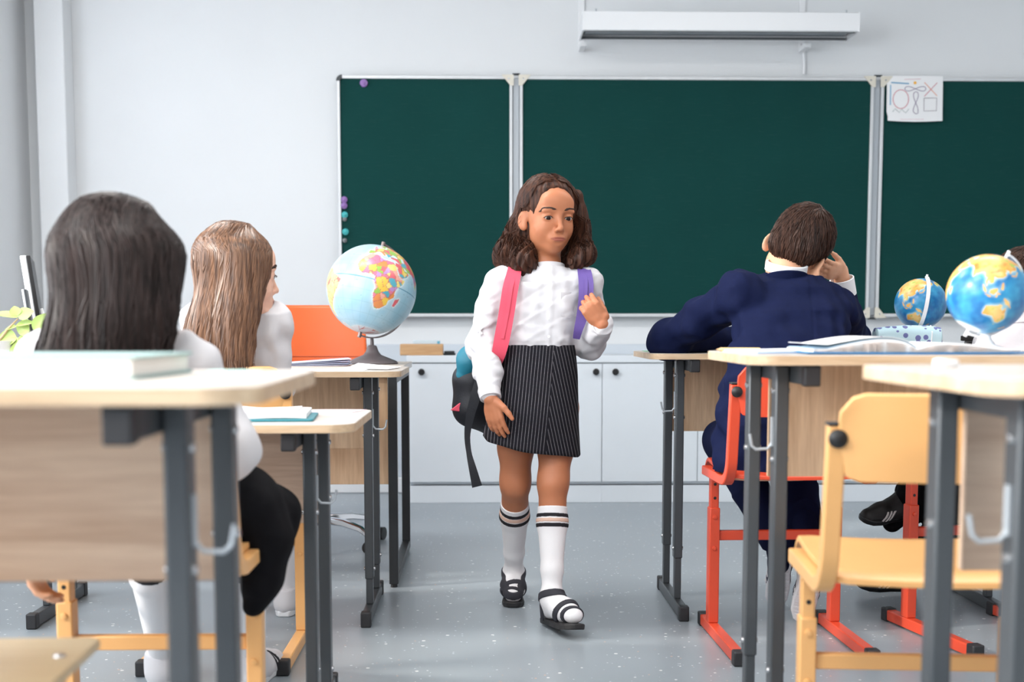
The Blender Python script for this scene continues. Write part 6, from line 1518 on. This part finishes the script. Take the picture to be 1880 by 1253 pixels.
tr = SDF((.60, 3.35, .22), (1.12, 4.10, .72), .0042); tr.ell(pB, (.15, .12, .085), None, .03)
for s, kn, an in ((-1, kBL, aBL), (1, kBR, aBR)):
    hp = pB + V3(s * .07, .02, 0); tr.chain([hp, kn], [.082, .062], .03); md = kn * .5 + an * .5; ae = an + unit(an - kn) * .045; tr.chain([kn, md], [.062, .056], .02); tr.cone(md, ae, .058, .054, .012, flat=True)
tr.disp(lambda X, Y, Z: .004 * waves(51, 50, 5)(X, Y, Z)); tr.cut(V3(0, 0, .502), (0, 0, -1), lo=(.60, 3.3, .3), hi=(1.12, 3.80, .6))
obj('trousers', tr.mesh(), M['navytrouser'], rB, world=True, sharp=0); del tr
tagp = lambda o, l: tag(o, l)
def ankle_sock(par, an, off, m):
    q = SDF(an - .13, an + .09, .004); q.chain([an + V3(0, .03, .045), an, an + np.array(off)], [.043, .037, .031], .01); obj('sock', q.mesh(), m, par, world=True, sharp=0)
for an in (aBL, aBR): ankle_sock(rB, an, (.01, 0, -.085), M['navytrouser'])
nav = mat('navy_canvas', S(34, 38, 60), .7); lsole = mat('pale_rubber_sole', S(228, 228, 232), .6)
hl, te = P(1496, 1030, 3.80), P(1470, 1150, 3.86); te[2] = max(te[2], .012)
sneaker(rB, hl, te, (.25, .95, .25), M['shirt'], lsole, nav, grooves=True, stripe='lines')
hl, te = P(1440, 1010, 3.98), P(1425, 1110, 4.02); te[2] = max(te[2], .02)
sneaker(rB, hl, te, (.1, .95, .25), nav, lsole, M['shirt'], grooves=True)
# short hair
fb = SDF(hb - .15, hb + .17, .003); HB = lambda r, f, u: hb + Rb @ (np.array([r, f, u]) * 1.06)
fb.ell(HB(0, -.022, .040), (.086, .104, .094), Rb, .01); fb.ell(HB(0, -.055, -.012), (.068, .055, .060), Rb, .03)
fb.ell(HB(0, .09, -.05), (.07, .07, .09), Rb, .01, 'sub')
for s in (-1, 1): fb.ell(HB(s * .088, .0, -.030), (.022, .036, .034), Rb, .008, 'sub')
fb.cut(HB(0, -.08, -.062), Rb @ V3(0, -.35, -1))
fb.disp(lambda X, Y, Z: .002 * waves(61, 170, 5)(X, Y, Z))
hbm = obj('hair', fb.mesh(), M['hair_boy'], rB, world=True, sharp=0)
rg = np.random.RandomState(5); pth = []
cr = V3(.012, -.075, .095)
for k in range(3000):
    v_ = unit(rg.normal(size=3)); p0 = V3(v_[0] * .083, -.022 + v_[1] * .1, .038 + v_[2] * .09)
    if (p0[1] > .055 and p0[2] < .07) or p0[2] < -.058 or (abs(p0[0]) > .06 and p0[2] < -.005 and p0[1] > -.045): continue
    dr = p0 - cr; dr = dr - v_ * (dr @ v_); dr = dr / (np.linalg.norm(dr) + 1e-6) + V3(0, 0, -.25); sw = np.cross(v_, dr) * .35
    L = .022 + .016 * rg.rand(); d_ = unit(dr + sw + rg.normal(size=3) * .15)
    pth.append([HB(*p0), HB(*(p0 + d_ * L * .5 + v_ * .003)), HB(*(p0 + d_ * L + v_ * (.002 + .003 * rg.rand())))])
pth = np.array([spline(q, 7) for q in pth]); pth = fb.snap(pth, np.linspace(.0005, .0042, 7)[None, :] * rg.uniform(.5, 1.4, (len(pth), 1)), 3)
obj('short_locks', strands(pth, .0013 + .0007 * rg.rand(len(pth)), .15, .6), M['hair_boy'], hbm, world=True); del fb

# ------------------------------------------------------------------ pupil half hidden by the globe at the right edge
hz = P(1872, 540, 3.80); Rz = frame((-.1, .9, -.40), (0, .35, 1)); rZ = person('pupil', 'white-shirted pupil bent over the desk behind the white-stand globe, striped black sneakers', (1.50, 3.68, 0))
nz_ = P(1872, 600, 3.76); zL, zR = P(1832, 632, 3.76), P(1985, 632, 3.76); ezL, wzL = P(1818, 634, 4.02), P(1900, 640, 4.16); ezR, wzR = P(2010, 634, 4.0), P(1930, 640, 4.16)
pz_ = V3(1.49, 3.60, .575); kzL, kzR = V3(1.40, 3.98, .54), V3(1.56, 3.99, .54); azL, azR = P(1672, 930, 4.22), P(1700, 1030, 4.26)
zb = SDF((1.15, 3.42, .0), (1.95, 4.48, 1.16), .005)
add_head(zb, hz, Rz, 1.0, True, .3, (1, 1)); zb.cone(hz + Rz @ V3(0, -.02, -.06), nz_, .044, .045, .02)
def torz(f, inf=0):
    c0, c1 = pz_, (zL + zR) / 2
    f.loft([(c0[2] - .05, c0[0], c0[1], .12 + inf, .095 + inf), (c0[2] + .12, c0[0] * .6 + c1[0] * .4, c0[1] * .65 + c1[1] * .35, .115 + inf, .09 + inf), (c1[2] - .01, c1[0], c1[1], .118 + inf, .07 + inf)], .03)
    f.cone(zL, zR, .046 + inf, .046 + inf, .03); f.cone(nz_, c1, .043 + inf, .055 + inf, .03)
torz(zb, -.014); zb.chain([zL, ezL, wzL], [.042, .036, .024], .02); zb.chain([zR, ezR, wzR], [.042, .036, .024], .02)
for s, kn, an in ((-1, kzL, azL), (1, kzR, azR)):
    hp = pz_ + V3(s * .06, .02, 0); zb.chain([hp, kn], [.07, .05], .03); zb.chain([kn, an, an + V3(-.06, 0, -.05)], [.046, .03, .025], .02)
add_hand(zb, wzL, (.9, .2, -.1), (0, 0, -1), (0, 1, 0), .3); add_hand(zb, wzR, (-.9, .2, -.1), (0, 0, -1), (0, 1, 0), .3)
obj('body', zb.mesh(), M['skin_mid'], rZ, world=True, sharp=0)
face_parts(hz, Rz, rZ, 0, -.4, fld=zb); del zb
zs_ = SDF((1.2, 3.42, .5), (1.98, 4.26, 1.02), .0045); torz(zs_, .008); zs_.chain([zL, ezL, wzL], [.052, .046, .032], .03); zs_.chain([zR, ezR, wzR], [.052, .046, .032], .03)
zs_.disp(lambda X, Y, Z: .005 * waves(71, 50, 6, (1, 1, .7), 1.6)(X, Y, Z)); zs_.cut(wzL, wzL - ezL, lo=wzL - .06, hi=wzL + .06); zs_.cut(wzR, wzR - ezR, lo=wzR - .06, hi=wzR + .06); zs_.cone(nz_ - V3(0, 0, .01), nz_ + V3(0, .02, .06), .048, .048, .002, 'sub')
zo = obj('shirt', zs_.mesh(), M['shirt'], rZ, world=True, sharp=0); del zs_
ringband(nz_ + V3(0, 0, .012), (0, .3, 1), .049, .03, .005, M['shirt'], 'collar', zo)
zt2 = SDF((1.15, 3.42, .15), (1.75, 4.40, .70), .005); zt2.ell(pz_, (.14, .11, .08), None, .03)
for s, kn, an in ((-1, kzL, azL), (1, kzR, azR)):
    hp = pz_ + V3(s * .06, .02, 0); zt2.chain([hp, kn], [.080, .062], .03); md = kn * .5 + an * .5; ae = an + unit(an - kn) * .02; zt2.chain([kn, md], [.064, .062], .02); zt2.cone(md, ae, .064, .060, .012, flat=True)
zt2.disp(lambda X, Y, Z: .005 * waves(73, 50, 5)(X, Y, Z)); zt2.cut(V3(0, 0, .505), (0, 0, -1), lo=(1.15, 3.4, .3), hi=(1.75, 3.84, .6)); zt2.cut(pz_ + V3(0, 0, .06), (0, 0, 1), hi=(1.75, 3.75, .7))
obj('trousers', zt2.mesh(), M['blackfabric'], rZ, world=True, sharp=0); del zt2
blsh = mat('black_sneaker', S(30, 29, 30), .55, bump=.1, bscale=300); silv = mat('silver_white_stripe', S(216, 214, 212), .4)
hz1, tz1 = P(1650, 948, 4.22), P(1588, 934, 4.20); tz1 = hz1 + unit(P(1580, 962, 4.14) - hz1) * .155
sneaker(rZ, hz1 + V3(.01, 0, 0), tz1, (.1, -.45, 1), blsh, M['black'], silv, size=.95)
hz2 = P(1668, 1085, 4.30); hz2[2] = .012; sneaker(rZ, hz2, hz2 + V3(-.165, -.02, .004), (0, -.25, 1), blsh, M['black'], silv, size=.95)
for an in (azL, azR): ankle_sock(rZ, an, (-.06, 0, -.055), M['blackfabric'])
fz = SDF(hz - .15, hz + .17, .004); HZ = lambda r, f, u: hz + Rz @ np.array([r, f, u])
fz.ell(HZ(0, -.022, .040), (.081, .098, .088), Rz, .01); fz.ell(HZ(0, -.055, -.012), (.068, .055, .060), Rz, .03); fz.ell(HZ(0, .09, -.05), (.07, .07, .09), Rz, .01, 'sub')
for s in (-1, 1): fz.ell(HZ(s * .088, .0, -.030), (.022, .036, .034), Rz, .008, 'sub')
fz.cut(HZ(0, -.08, -.062), Rz @ V3(0, -.35, -1)); hzm = obj('hair', fz.mesh(), M['hair_boy'], rZ, world=True, sharp=0)
pth = []
for k in range(1200):
    v_ = unit(rg.normal(size=3)); p0 = V3(v_[0] * .083, -.022 + v_[1] * .1, .038 + v_[2] * .09)
    if (p0[1] > .055 and p0[2] < .07) or p0[2] < -.05 or (abs(p0[0]) > .06 and p0[2] < -.005 and p0[1] > -.045): continue
    d_ = unit(p0 - cr - v_ * ((p0 - cr) @ v_) + rg.normal(size=3) * .02); pth.append(spline([HZ(*p0), HZ(*(p0 + d_ * .015 + v_ * .003)), HZ(*(p0 + d_ * .03 + v_ * .004))], 7))
pth = fz.snap(np.array(pth), np.linspace(.0005, .0045, 7)[None, :], 3); obj('short_locks', strands(pth, .0016, .15, .6), M['hair_boy'], hzm, world=True); del fz
